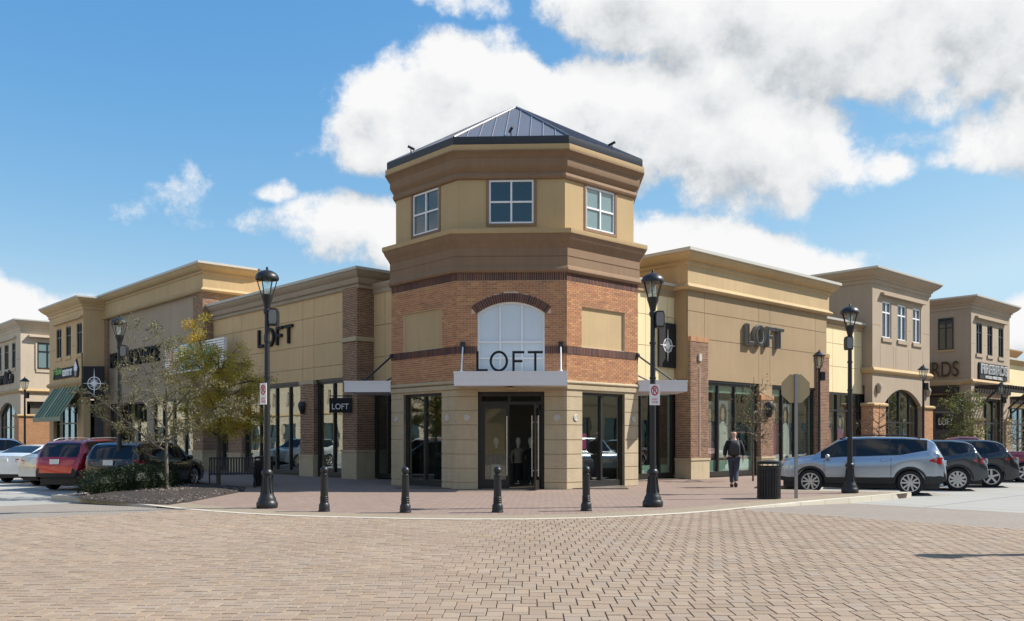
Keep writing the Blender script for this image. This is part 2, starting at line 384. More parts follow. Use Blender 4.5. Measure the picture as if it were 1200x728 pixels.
def leafmat(name, cols):
    m = mat(name, cols[0], .6, island=.28, col2=cols[1:], var=.1, scale=2)
    nt = m.node_tree; b = nt.nodes['Principled BSDF']; o = nt.nodes['Material Output']
    t = nt.nodes.new('ShaderNodeBsdfTranslucent'); x = nt.nodes.new('ShaderNodeMixShader'); x.inputs[0].default_value = .35
    c = b.inputs['Base Color'].links[0].from_socket
    nt.links.new(c, t.inputs[0]); nt.links.new(b.outputs[0], x.inputs[1]); nt.links.new(t.outputs[0], x.inputs[2]); nt.links.new(x.outputs[0], o.inputs[0])
leafmat('leaf_olive', [(.12, .115, .045), (.20, .18, .07), (.07, .08, .03), (.28, .26, .15), (.16, .12, .045)])
leafmat('leaf_locust', [(.34, .30, .04), (.52, .40, .04), (.22, .23, .04), (.66, .46, .04), (.30, .28, .04)])
leafmat('leaf_yellow', [(.55, .34, .015), (.45, .27, .02), (.60, .40, .03), (.35, .24, .02)])
leafmat('leaf_dark', [(.016, .028, .009), (.022, .038, .011), (.011, .02, .008), (.032, .048, .015)])
leafmat('leaf_green', [(.10, .14, .04), (.16, .18, .05), (.07, .10, .03), (.22, .20, .06)])
glass('glass', dens=.93, refl=.19); glass('glass_door', dens=.85, refl=.10)
mat('pane_frost', (0.56, 0.621, 0.666), .18, var=.05, spec=.6, grain=.0)
mat('pane_dark', (.014, .030, .036), .05, var=.1, spec=.9, grain=0, coat=.3)
mat('pane_painted_sky', (.16, .24, .25), .05, var=.1, spec=.9, grain=0, coat=.3)  # lighter teal base: sky reflection painted into the pane colour
mat('awning_green', (0.15, 0.2, 0.12), .5, metal=.2, var=.12)
mat('awning_pale', (0.34, 0.37, 0.3), .5, metal=.2, var=.12)
mat('timber_dark', (.022, .018, .016), .7)
mat('stone_veneer', (0.298, 0.209, 0.118), .95, island=.3, col2=[(.30, .23, .14), (.19, .14, .09)], bump=.5)
PAV = [(0.273, 0.2, 0.141), (0.298, 0.221, 0.155), (0.252, 0.191, 0.138), (0.28, 0.204, 0.139), (0.273, 0.216, 0.166), (0.307, 0.234, 0.163)]
mat('paver', PAV[0], .92, var=.15, scale=.45, island=.05, col2=PAV[1:], bump=.35, bscale=70, grain=.12, gscale=60)
mat('paver_single', PAV[0], .92, var=.15, scale=.45, objr=.05, col2=PAV[1:], bump=.35, bscale=70, grain=.12, gscale=60)
mat('joint_sand', (0.128, 0.096, 0.07), .98, var=.25, scale=2)
def brickpave(name, cols, mort, bw, bh, rot, offs=.5, msize=.02, var=.12):
    m = bpy.data.materials.new(name); m.use_nodes = True; M[name] = m; nt = m.node_tree; L = nt.links.new; b = nt.nodes['Principled BSDF']; b.inputs['Roughness'].default_value = .92
    ge = nt.nodes.new('ShaderNodeNewGeometry'); mp = nt.nodes.new('ShaderNodeMapping'); mp.inputs['Rotation'].default_value = (0, 0, rot); L(ge.outputs['Position'], mp.inputs[0])
    bt = nt.nodes.new('ShaderNodeTexBrick'); L(mp.outputs[0], bt.inputs[0]); bt.inputs['Scale'].default_value = 1; bt.inputs['Brick Width'].default_value = bw; bt.inputs['Row Height'].default_value = bh
    bt.inputs['Mortar Size'].default_value = msize * bh; bt.offset = offs; bt.inputs['Color1'].default_value = (*cols[0], 1); bt.inputs['Color2'].default_value = (*cols[1], 1); bt.inputs['Mortar'].default_value = (*mort, 1); bt.inputs['Bias'].default_value = 0
    n = nt.nodes.new('ShaderNodeTexNoise'); n.inputs['Scale'].default_value = .6; n.inputs['Detail'].default_value = 6; L(ge.outputs['Position'], n.inputs['Vector'])
    n2 = nt.nodes.new('ShaderNodeTexNoise'); n2.inputs['Scale'].default_value = 45; n2.inputs['Detail'].default_value = 3; L(ge.outputs['Position'], n2.inputs['Vector'])
    a = nt.nodes.new('ShaderNodeMath'); a.operation = 'ADD'; L(n.outputs['Fac'], a.inputs[0]); L(n2.outputs['Fac'], a.inputs[1])
    s = nt.nodes.new('ShaderNodeMath'); s.operation = 'MULTIPLY_ADD'; L(a.outputs[0], s.inputs[0]); s.inputs[1].default_value = var * 1.6; s.inputs[2].default_value = 1 - var * 1.6
    x = nt.nodes.new('ShaderNodeVectorMath'); x.operation = 'SCALE'; L(bt.outputs['Color'], x.inputs[0]); L(s.outputs[0], x.inputs['Scale']); L(x.outputs[0], b.inputs['Base Color'])
    bp = nt.nodes.new('ShaderNodeBump'); bp.inputs['Strength'].default_value = .3; bp.inputs['Distance'].default_value = .01; L(bt.outputs['Fac'], bp.inputs['Height']); bp.invert = True; L(bp.outputs[0], b.inputs['Normal'])
brickpave('lot_concrete', [(0.294, 0.288, 0.259), (0.31, 0.302, 0.274)], (0.144, 0.138, 0.12), 4.6, 4.6, R(45), offs=0, msize=.006, var=.14)
brickpave('walk_brick', [(0.234, 0.162, 0.126), (0.27, 0.198, 0.156)], (0.162, 0.114, 0.09), .23, .115, R(45), msize=.10)
brickpave('walk_border', [(0.27, 0.216, 0.15), (0.3, 0.246, 0.174)], (0.18, 0.144, 0.102), .12, .23, R(45), msize=.06)
brickpave('band_grey', [(0.246, 0.211, 0.175), (0.274, 0.238, 0.198)], (0.168, 0.142, 0.115), .24, .12, R(-45), msize=.12)
# ------------------------------------------------------------------ ground, plaza, pavement
def W(tr, tl): return ((tr - tl) * S2, (tr + tl) * S2)
LOT = -.14
g = MB(); g.add([(-900, -900, LOT), (900, -900, LOT), (900, 900, LOT), (-900, 900, LOT)], [(0, 1, 2, 3)])
ground = struct(g, 'ground', 'lot_concrete')
KP = [(60, 580), (75, 581), (100, 583.7), (150, 589.5), (217, 597), (300, 603), (380, 606), (480, 608.3), (600, 609), (700, 607), (800, 602), (860, 597), (940, 588.6), (1000, 583.3), (1050, 579), (1068, 577.3)]
kp = [Vector(gp(*p)) for p in KP]
def catmull(P, step=.25):
    out = []
    for i in range(len(P) - 1):
        a, b, c, d = P[max(i - 1, 0)], P[i], P[i + 1], P[min(i + 2, len(P) - 1)]
        n = max(2, int((c - b).length / step))
        for k in range(n):
            t = k / n
            out.append(.5 * ((2 * b) + (c - a) * t + (2 * a - 5 * b + 4 * c - d) * t * t + (3 * b - a - 3 * c + d) * t ** 3))
    out.append(P[-1]); return out
kc = catmull(kp)
HL, HR_ = R(10), R(72)                        # headings of the parked cars, from +Y
hl = Vector((math.sin(HL), math.cos(HL))); hr = Vector((-math.sin(HR_), math.cos(HR_)))
nose = kc[0]; endr = kc[-1]
lk = nose + Vector((math.sin(R(25)), math.cos(R(25)))) * 6.2; rk = endr + hr * 4.3
def tR(p): return (p[0] + p[1]) * S2
def tL(p): return (-p[0] + p[1]) * S2
LKR, RKL = tR(lk), tL(rk)
walk_poly = [tuple(p) for p in kc] + [tuple(rk), W(120, RKL), W(120, 120), W(LKR, 120), tuple(lk)]
w = MB(); w.prism(walk_poly, -.3, 0); sidewalk = struct(w, 'sidewalk', 'walk_brick')
# border of paler pavers behind the kerb
bd = MB()
nr = []
for i, p in enumerate(kc):
    d = (kc[min(i + 1, len(kc) - 1)] - kc[max(i - 1, 0)]).normalized(); nr.append(Vector((-d.y, d.x)))
sub = range(14, len(kc))
v = [(*(kc[i] + nr[i] * .15), .004) for i in sub] + [(*(kc[i] + nr[i] * .95), .004) for i in sub]
n = len(list(sub)); bd.add(v, [(i, i + 1, n + i + 1, n + i) for i in range(n - 1)])
struct(bd, 'sidewalk_border', 'walk_border')
# kerb: stones along the curve and round the two bulb-outs, on a bed of mortar
kerb_path = [lk] + kc + [rk]
def resample(P, step):
    L_ = [0]
    for a, b in zip(P, P[1:]): L_.append(L_[-1] + (b - a).length)
    tot = L_[-1]; n = round(tot / step); out = []; j = 0
    for k in range(n + 1):
        s = tot * k / n
        while j < len(P) - 2 and L_[j + 1] < s: j += 1
        t = (s - L_[j]) / (L_[j + 1] - L_[j]); out.append(P[j].lerp(P[j + 1], t))
    return out
full = [Vector(W(LKR, 100))] + [lk] + kc + [rk] + [Vector(W(100, RKL))]
kb = MB(); kb.sweep(full, [(-.15, -.3), (-.15, .002), (.0, .002), (.0, -.3)], (XC, YC)); kerb = struct(kb, 'kerb', 'joint_sand')
def stones(P, step):
    Q = resample(P, step)
    for a, b in zip(Q, Q[1:]):
        d = (b - a).normalized(); a2 = a + d * .006; b2 = b - d * .006
        s = MB(); s.sweep([a2, a2.lerp(b2, .5), b2], [(-.153, -.3), (-.153, .006), (-.012, .006), (.004, -.006), (.006, -.3)], (XC, YC)); s.build('kerb_stone', 'kerb_concrete', kerb)
stones([lk, nose], 1.2); stones(kc, 1.2); stones([endr, rk], 1.2)
stones([rk, Vector(W(45, RKL))], 1.5)
# ramps from the raised table down to the street, left and right
def sheet(name, pts, m): q = MB(); q.add(pts, [tuple(range(len(pts)))]); return struct(q, name, m)
RA, RB, LA, LB_ = 16.9, 22.3, 19.2, 25.0
sheet('ramp', [(*W(RA - .14, 16.0), -.003), (*W(RA - .14, -4), -.003), (*W(RB, -4), LOT + .004), (*W(RB, 16.0), LOT + .004)], 'band_grey')
sheet('ramp', [(*W(13.0, LA - .14), -.003), (*W(-8, LA - .14), -.003), (*W(-8, LB_), LOT + .004), (*W(13.0, LB_), LOT + .004)], 'band_grey')
base = MB(); base.add([(*W(RA, LA), -.014), (*W(-25, LA), -.014), (*W(-25, -25), -.014), (*W(RA, -25), -.014)], [(0, 1, 2, 3)])
plaza = struct(base, 'plaza', 'joint_sand')
# herringbone of 6 by 9 inch pavers
pw, pl, gap = .152, .229, .0039
rot = YAW - R(1.1); cr_, sr_ = math.cos(rot), math.sin(rot)
def inside_walk(x, y):
    tr, tl = (x + y) * S2, (y - x) * S2
    if tr < 7 or tl < 10: return False
    best = min(range(len(kc)), key=lambda i: (kc[i].x - x) ** 2 + (kc[i].y - y) ** 2)
    return (Vector((x, y)) - kc[best]).dot(nr[best]) > .05
def proj(x, y, z=0):
    a = x * CR[0] + y * CR[1]; b = x * CF[0] + y * CF[1]
    return 600 + FPX * a / b, HOR - FPX * (z - EYE) / b, b
pav = []
for i in range(-110, 150):
    for j in range(-70, 70):
        ox, oy = i * pw + j * pl, -i * pw + j * pl
        for kind, (x0, y0, lx, ly) in enumerate(((0, 0, pl, pw), (pl, 0, pw, pl))):
            px_, py_ = ox + x0 + lx / 2, oy + y0 + ly / 2 + 9
            if not (3.2 < py_ < 20.5) or abs(px_) > .64 * py_ + 2.2: continue
            x, y = px_ * cr_ - py_ * sr_, px_ * sr_ + py_ * cr_
            tr, tl = (x + y) * S2, (y - x) * S2
            if tr > RA - .05 or tl > LA - .05: continue
            if tr > 6 and tl > 9 and inside_walk(x, y): continue
            pav.append((x, y, kind))
seen = []
for q in pav:
    a, b, d = proj(q[0], q[1])
    if 6 < a < 1194 and b < 724: seen.append((d, q))
seen.sort(key=lambda t: t[0]); single = set(id(q) for d, q in seen[:300])
ch, dp = .0035, .010
def pav_local(kind):
    lx, ly = ((pl, pw), (pw, pl))[kind]; hx, hy = lx / 2 - gap, ly / 2 - gap
    return [(-hx, -hy, -dp), (hx, -hy, -dp), (hx, hy, -dp), (-hx, hy, -dp), (-hx + ch, -hy + ch, 0), (hx - ch, -hy + ch, 0), (hx - ch, hy - ch, 0), (-hx + ch, hy - ch, 0)]
PF = [(4, 5, 6, 7), (0, 1, 5, 4), (1, 2, 6, 5), (2, 3, 7, 6), (3, 0, 4, 7)]
pm = []
for k in (0, 1):
    me = bpy.data.meshes.new('paver'); me.from_pydata(pav_local(k), [], PF); me.materials.append(M['paver_single']); pm.append(me)
field = MB(); rp = random.Random(3)
for q in pav:
    x, y, k = q
    if id(q) in single:
        o = bpy.data.objects.new('paver', pm[k]); SC.collection.objects.link(o); o.parent = plaza
        o.location = (x, y, rp.uniform(-.0025, .0015)); o.rotation_euler = (rp.gauss(0, .006), rp.gauss(0, .006), rot + rp.gauss(0, .006))
        continue
    r2 = rot + rp.gauss(0, .006); c, s = math.cos(r2), math.sin(r2); dz = rp.uniform(-.0025, .0015); ta, tb = rp.gauss(0, .006), rp.gauss(0, .006)
    field.add([(x + a * c - b * s, y + a * s + b * c, z + dz + a * ta + b * tb) for a, b, z in pav_local(k)], PF)
fo = field.build('paver_field', 'paver', plaza, fix=False); fo['kind'] = 'stuff'
# wider sheet of the same paving outside the field that is laid paver by paver
# white stall lines on the lot
ln = []
def line(p, d, L_, wd=.10):
    n = Vector((-d.y, d.x)) * wd / 2; a, b = p, p + d * L_
    q = MB(); q.add([(*(a + n), LOT + .004), (*(b + n), LOT + .004), (*(b - n), LOT + .004), (*(a - n), LOT + .004)], [(0, 1, 2, 3)])
    o = q.build('stall_line', 'sign_white', ground); return o
for k in range(1, 8): line(Vector(W(25.9 + 2.98 * k, 10.6)), hr, 4.9)
for k in range(1, 8): line(Vector(W(7.0, 27.2 + 3.3 * k)), hl, 6.2)
# planting bed of dark mulch in the bulb-out
bed = [gp(86, 584), gp(130, 588.3), (gp(168, 591.2)), gp(198, 592), gp(222, 588.5), gp(246, 583.8), gp(286, 576), at(288, 28.2), at(250, 29.6), at(215, 29.4), at(165, 28.0), at(110, 25.6)]
bx = sum(p[0] for p in bed) / len(bed); by = sum(p[1] for p in bed) / len(bed)
mb = MB(); vs = []; NB = len(bed)
for f, z in ((1, .006), (.93, .05), (.6, .13), (.25, .16)): vs += [(bx + (x - bx) * f, by + (y - by) * f, z) for x, y in bed]
fs = [(r_ * NB + i, r_ * NB + (i + 1) % NB, (r_ + 1) * NB + (i + 1) % NB, (r_ + 1) * NB + i) for r_ in range(3) for i in range(NB)] + [tuple(3 * NB + i for i in range(NB))]
mb.add(vs, fs); mulch = mb.build('mulch_bed', 'mulch', smooth=60); mulch['kind'] = 'structure'
chips = MB(); rc = random.Random(5)
for _ in range(2600):
    i = rc.randrange(NB); t = rc.random(); f = math.sqrt(rc.random()) * .98
    ex = bed[i][0] + (bed[(i + 1) % NB][0] - bed[i][0]) * t; ey = bed[i][1] + (bed[(i + 1) % NB][1] - bed[i][1]) * t
    x, y = bx + (ex - bx) * f, by + (ey - by) * f; z = .02 + .14 * min(1, max(0, (1 - f) / .75)) ** .7
    a = rc.random() * 6.28; l, wd, h = rc.uniform(.02, .055), rc.uniform(.01, .025), rc.uniform(.01, .03); c, s = math.cos(a), math.sin(a)
    chips.add([(x + c * l, y + s * l, z), (x - s * wd, y + c * wd, z), (x - c * l, y - s * l, z), (x + s * wd, y - c * wd, z), (x + rc.uniform(-.01, .01), y, z + h)], [(0, 1, 4), (1, 2, 4), (2, 3, 4), (3, 0, 4)])
co = chips.build('mulch_chips', 'mulch_chip', mulch, fix=False); co['kind'] = 'stuff'

# ------------------------------------------------------------------ builders for walls
def bricks(mb, F, ob, proud, z0, z1, iv, L_=.203, H_=.0677, j=.011, ph=0):
    rows = max(1, round((z1 - z0) / H_)); H_ = (z1 - z0) / rows
    for r_ in range(rows):
        a, b = z0 + r_ * H_ + j / 2, z0 + (r_ + 1) * H_ - j / 2
        for (u0, u1) in iv(a, b):
            s = math.floor(u0 / L_) * L_ - (L_ / 2 if (r_ + ph) % 2 else 0)
            while s < u1:
                x0, x1 = max(s + j / 2, u0 + .002), min(s + L_ - j / 2, u1 - .002)
                if x1 - x0 > .03: mb.brick(F, x0, x1, ob, ob + proud, a, b)
                s += L_
def soldiers(mb, F, ob, proud, u0, u1, z0, z1, W_=.0677, j=.011):
    n = max(1, round((u1 - u0) / W_)); w = (u1 - u0) / n
    for i in range(n): mb.brick(F, u0 + i * w + j / 2, u0 + (i + 1) * w - j / 2, ob, ob + proud, z0, z1)
def wall_open(mb, F, o0, o1, u0, u1, z0, z1, ops):
    us = sorted({u0, u1, *[x for o in ops for x in o[:2]]}); zs = sorted({z0, z1, *[x for o in ops for x in o[2:4]]})
    for a, b in zip(us, us[1:]):
        run = None
        for c, d in zip(zs, zs[1:]):
            hole = any(o[0] - 1e-6 <= a and b <= o[1] + 1e-6 and o[2] - 1e-6 <= c and d <= o[3] + 1e-6 for o in ops)
            if hole:
                if run: mb.box(F, a, b, o0, o1, *run); run = None
            else: run = (run[0] if run else c, d)
        if run: mb.box(F, a, b, o0, o1, *run)
def arch_z(u, uc, hw, zs, rise):
    """height of a segmental arch of half width hw and rise above spring line zs"""
    Rr = (hw * hw + rise * rise) / (2 * rise); t = max(0, Rr * Rr - (u - uc) ** 2)
    return zs + math.sqrt(t) - (Rr - rise)
def arch_over(mb, F, o0, o1, uc, hw, zs, rise, ztop, n=28):
    for i in range(n):
        a, b = uc - hw + 2 * hw * i / n, uc - hw + 2 * hw * (i + 1) / n
        za, zb = arch_z(a, uc, hw, zs, rise), arch_z(b, uc, hw, zs, rise)
        mb.plate(F, [(a, za), (b, zb), (b, ztop), (a, ztop)], o0, o1)
def storefront(root, F, o, u0, u1, z0, z1, mull=(), trans=(), fw=.075, dp=.14, fm='frame_black', gm='glass', name='window', sill=None):
    b = MB(); s = fw if sill is None else sill
    b.box(F, u0, u0 + fw, o - dp, o, z0, z1); b.box(F, u1 - fw, u1, o - dp, o, z0, z1)
    b.box(F, u0 + fw, u1 - fw, o - dp, o, z0, z0 + s); b.box(F, u0 + fw, u1 - fw, o - dp, o, z1 - fw, z1)
    xs = [u0 + fw] + [x for mm_ in mull for x in (mm_ - fw / 2, mm_ + fw / 2)] + [u1 - fw]
    for mm_ in mull: b.box(F, mm_ - fw / 2, mm_ + fw / 2, o - dp, o + .004, z0 + s, z1 - fw)
    zs = [z0 + s] + [x for t in trans for x in (t - fw / 2, t + fw / 2)] + [z1 - fw]
    for i in range(0, len(xs), 2):
        for t in trans: b.box(F, xs[i], xs[i + 1], o - dp, o - .003, t - fw / 2, t + fw / 2)
    fo_ = b.build(name, fm, root)
    for i in range(0, len(xs), 2):
        for k in range(0, len(zs), 2):
            p = MB(); oo = o - dp * .5; p.box(F, xs[i] - .004, xs[i + 1] + .004, oo - .008, oo, zs[k] - .004, zs[k + 1] + .004); p.build('pane', gm, fo_)
    return fo_
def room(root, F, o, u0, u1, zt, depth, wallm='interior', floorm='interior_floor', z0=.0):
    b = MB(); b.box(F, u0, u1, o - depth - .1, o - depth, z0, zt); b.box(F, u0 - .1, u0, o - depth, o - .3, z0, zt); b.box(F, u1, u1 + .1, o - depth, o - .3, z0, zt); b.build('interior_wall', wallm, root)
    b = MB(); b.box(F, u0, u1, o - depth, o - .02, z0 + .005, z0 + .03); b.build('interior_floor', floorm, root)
def panels(root, F, ob, th, us, zs, m, gap=.02, skip=(), name='panel'):
    for i in range(len(us) - 1):
        for k in range(len(zs) - 1):
            if (i, k) in skip: continue
            part(root, name, m, F, us[i] + gap / 2, us[i + 1] - gap / 2, ob, ob + th, zs[k] + gap / 2, zs[k + 1] - gap / 2)
def brick_pier(root, F, u0, u1, ob, oback, z0, z1, m='brick_umber', sides=(True, True), name='brick_pier'):
    """a pier with real bricks on its front and on the sides that show"""
    c = MB(); c.box(F, u0 + .008, u1 - .008, oback, ob - .008, z0, z1); p = c.build(name, 'mortar', root)
    b = MB(); bricks(b, F, ob - .009, .009, z0, z1, lambda a, d: [(u0, u1)])
    for k, (uu, sg) in enumerate(((u0, -1), (u1, 1))):
        if not sides[k]: continue
        O = F.w(uu, 0, 0)[:2]; f2 = Fr(O, F.N, (F.T[0] * sg, F.T[1] * sg))
        bricks(b, f2, -.009, .009, z0, z1, lambda a, d: [(oback, ob - .009)], ph=1)
    q = b.build('bricks', m, p, fix=False); q['kind'] = 'stuff'
    return p
def moulding(root, F, pts, prof, m, name='cornice', inside=None):
    b = MB(); P = [F.w(u, o, 0)[:2] for u, o in pts]
    I = inside or F.w(sum(p[0] for p in pts) / len(pts), min(p[1] for p in pts) - 2, 0)[:2]
    b.sweep(P, prof, I); return b.build(name, m, root, smooth=32)
def text(body, F, u, z, h, o, ext, m, root, rev=False, name='lettering', width=None, spacing=1.0, bold=.0):
    cu = bpy.data.curves.new('t', 'FONT'); cu.body = body; cu.size = 1; cu.extrude = .5; cu.space_character = spacing; cu.offset = bold
    to = bpy.data.objects.new('t', cu); SC.collection.objects.link(to)
    dg = bpy.context.evaluated_depsgraph_get(); me = to.evaluated_get(dg).to_mesh()
    vs = [v.co.copy() for v in me.vertices]; fs = [tuple(p.vertices) for p in me.polygons]
    to.to_mesh_clear(); bpy.data.objects.remove(to); bpy.data.curves.remove(cu)
    x0, x1 = min(v.x for v in vs), max(v.x for v in vs); y0, y1 = min(v.y for v in vs), max(v.y for v in vs)
    sy = h / (y1 - y0); sx = (width / (x1 - x0)) if width else sy; sg = -1 if rev else 1
    b = MB(); b.add([F.w(u + sg * (v.x - x0) * sx, o + (v.z + .5) * ext, z + (v.y - y0) * sy) for v in vs], fs)
    return b.build(name, m, root, fix=True)
def loft_letters(root, F, u, z, wd, h, o, ext, m, rev=False, st=.085, face=None):
    """the word LOFT in thin upright capitals, each letter its own part"""
    sg = -1 if rev else 1; k = wd / 3.6
    def bx_(b, a0, a1, c0, c1): b.box(F, min(u + sg * a0 * k, u + sg * a1 * k), max(u + sg * a0 * k, u + sg * a1 * k), o, o + ext, z + c0 * h, z + c1 * h)
    s = st / k; t = st / h
    b = MB(); bx_(b, 0, s, 0, 1); bx_(b, s, .62, 0, t); b.build('letter_l', m, root)
    b = MB(); n = 40; c0, ru, rz = 1.22, .50, .52; ri, rzi = ru - s, rz - t
    vs = []
    for i in range(n):
        a = 2 * math.pi * i / n
        for (p, q, oo) in ((ru, rz, o), (ru, rz, o + ext), (ri, rzi, o + ext), (ri, rzi, o)):
            vs.append(F.w(u + sg * (c0 + p * math.cos(a)) * k, oo, z + h * (.5 + q * math.sin(a))))
    b.add(vs, [(i * 4 + j_, i * 4 + (j_ + 1) % 4, ((i + 1) % n) * 4 + (j_ + 1) % 4, ((i + 1) % n) * 4 + j_) for i in range(n) for j_ in range(4)]); b.build('letter_o', m, root, smooth=40)
    b = MB(); bx_(b, 1.95, 1.95 + s, 0, 1); bx_(b, 1.95 + s, 2.6, 1 - t, 1); bx_(b, 1.95 + s, 2.5, .5 - t / 2, .5 + t / 2); b.build('letter_f', m, root)
    b = MB(); bx_(b, 2.78, 3.6, 1 - t, 1); bx_(b, 3.19 - s / 2, 3.19 + s / 2, 0, 1 - t); b.build('letter_t', m, root)
# ------------------------------------------------------------------ the corner tower
T8 = math.tan(math.pi / 8)
def octo(ap): return [(XC + ap / math.cos(math.pi / 8) * math.cos(math.pi / 8 + k * math.pi / 4), YC + ap / math.cos(math.pi / 8) * math.sin(math.pi / 8 + k * math.pi / 4)) for k in range(8)]
AP = 4.12; HW = AP * T8
tower = thing('corner_tower', 'octagonal brick and stone corner tower with standing seam metal roof', 'building', (XC, YC - AP, 0))
FACES = (TF, TLf, TRf)
c = MB(); c.prism(octo(3.99), 3.32, 6.7); c.build('core', 'mortar', tower)
c = MB(); c.prism(octo(3.88), 6.7, 10.5); c.build('upper_core', 'eifs_sand', tower)
# rear faces of the ground floor and partition behind the entrance
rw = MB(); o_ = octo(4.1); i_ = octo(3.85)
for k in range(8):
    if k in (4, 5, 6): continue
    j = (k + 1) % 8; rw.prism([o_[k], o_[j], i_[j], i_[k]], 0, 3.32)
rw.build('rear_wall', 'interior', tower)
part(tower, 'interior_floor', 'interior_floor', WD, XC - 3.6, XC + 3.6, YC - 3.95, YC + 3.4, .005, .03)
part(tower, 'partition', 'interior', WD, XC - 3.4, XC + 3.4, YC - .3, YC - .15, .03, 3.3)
# stone courses of the piers, wrapping the corners
OPN = 1.02
zc = [0, .21, .64, 1.08, 1.52, 1.98, 2.42, 2.85, 3.06]
def pier_plan(ap, d, kind):
    F0 = {'fl': (TF, -1, TLf, -1), 'fr': (TF, 1, TRf, -1)}.get(kind)
    if F0:
        A, sa, Bq, sb = F0; hw, hwi = ap * T8, (ap - d) * T8
        return [A.w(sa * OPN, ap, 0)[:2], A.w(sa * hw, ap, 0)[:2], Bq.w(sb * OPN, ap, 0)[:2], Bq.w(sb * OPN, ap - d, 0)[:2], A.w(sa * hwi, ap - d, 0)[:2], A.w(sa * OPN, ap - d, 0)[:2]]
    A, sa = {'l': (TLf, 1), 'r': (TRf, 1)}[kind]; hw = ap * T8
    return [A.w(sa * OPN, ap, 0)[:2], A.w(sa * hw, ap, 0)[:2], A.w(sa * (hw - .12), ap - d, 0)[:2], A.w(sa * OPN, ap - d, 0)[:2]]
for kind in ('fl', 'fr', 'l', 'r'):
    b = MB(); b.prism(pier_plan(AP - .02, .30, kind), 0, 3.06); pr_ = b.build('stone_pier', 'stone_tan', tower)
    for a, d in zip(zc, zc[1:]):
        b = MB(); b.prism(pier_plan(AP + .006, .2, kind), a + .011, d - .011); b.build('stone_block', 'stone_tan', pr_)
# stone heads over the openings and the string moulding
for F in FACES: part(tower, 'lintel', 'stone_tan', F, -OPN, OPN, AP - .3, AP - .006, 3.0, 3.06)
opath = [TLf.w(HW, AP, 0)[:2], TLf.w(-HW, AP, 0)[:2], TRf.w(-HW, AP, 0)[:2], TRf.w(HW, AP, 0)[:2]]
def ring(name, prof, m, path=opath, closed=False, smooth=32):
    b = MB(); b.sweep(path, prof, (XC, YC), closed); return b.build(name, m, tower, smooth=smooth)
ring('stone_band', [(-.25, 3.06), (.03, 3.06), (.045, 3.08), (.045, 3.20), (.02, 3.215), (-.25, 3.215)], 'stone_tan')
ring('stone_moulding', [(-.25, 3.225), (.01, 3.225), (.05, 3.245), (.068, 3.275), (.065, 3.31), (.03, 3.345), (-.25, 3.35)], 'stone_tan')
# brick storey: mortar wall with openings, bricks laid on it
ZB0, ZB1 = 3.35, 6.64; AZS, ARI = 5.41, .34
PZ = (4.41, 5.66)
for n_, F in enumerate(FACES):
    b = MB()
    if n_ == 0:
        wall_open(b, F, 3.95, AP - .009, -HW + .004, HW - .004, ZB0, ZB1, [(-1.03, 1.03, 3.55, ZB1)]); arch_over(b, F, 3.95, AP - .009, 0, 1.03, AZS, ARI, ZB1)
    else: wall_open(b, F, 3.95, AP - .009, -HW + .004, HW - .004, ZB0, ZB1, [(-1.03, 1.03, *PZ)])
    wl = b.build('brick_wall', 'mortar', tower)
    def iv(a, d, n_=n_):
        full = [(-HW, HW)]
        if n_ == 0:
            if d < 3.56: return full
            z = d
            lo = 1.03 if a < AZS else 0
            # keep clear of window and of the arch ring
            rr = 1.03 + .30
            if a < AZS - .02: e = 1.03
            else:
                e = 0
                for q in range(0, 140):
                    u = q * .01
                    if u <= 1.22 and arch_z(min(u, 1.03), 0, 1.03, AZS, ARI) + .27 - max(0, u - 1.03) * .9 > a: e = u
            if e <= 0: return full
            return [(-HW, -e), (e, HW)]
        if a > PZ[0] - .03 and d < PZ[1] + .03: return [(-HW, -1.03), (1.03, HW)]
        return full
    bb = MB()
    for (z0, z1) in ((ZB0, 4.16), (4.40, 6.40)): bricks(bb, F, AP - .009, .009, z0, z1, iv)
    q = bb.build('bricks', 'brick_red', wl, fix=False); q['kind'] = 'stuff'
    bb = MB()
    for s in ((-HW, -1.03), (1.03, HW)) if n_ == 0 else ((-HW, HW),): soldiers(bb, F, AP - .009, .028, s[0], s[1], 4.165, 4.395)
    soldiers(bb, F, AP - .009, .016, -HW, HW, 6.41, 6.635)
    q = bb.build('soldier_course', 'brick_brown', wl, fix=False)
    q['kind'] = 'stuff'
    if n_ == 0:
        ab = MB(); N_ = 34; Rr = (1.03 ** 2 + ARI ** 2) / (2 * ARI); cz = AZS + ARI - Rr; am = math.asin(1.03 / Rr) + .03
        for i in range(N_):
            t0, t1 = -am + 2 * am * (i + .08) / N_, -am + 2 * am * (i + .92) / N_
            ab.plate(F, [((Rr + .005) * math.sin(t0), cz + (Rr + .005) * math.cos(t0)), ((Rr + .005) * math.sin(t1), cz + (Rr + .005) * math.cos(t1)), ((Rr + .27) * math.sin(t1), cz + (Rr + .27) * math.cos(t1)), ((Rr + .27) * math.sin(t0), cz + (Rr + .27) * math.cos(t0))], AP - .012, AP + .022)
        q = ab.build('arch_bricks', 'brick_brown', wl); q['kind'] = 'stuff'
    else:
        part(tower, 'recessed_panel', 'eifs_gold', F, -1.028, 1.028, 3.98, 4.05, PZ[0] + .002, PZ[1] - .002)
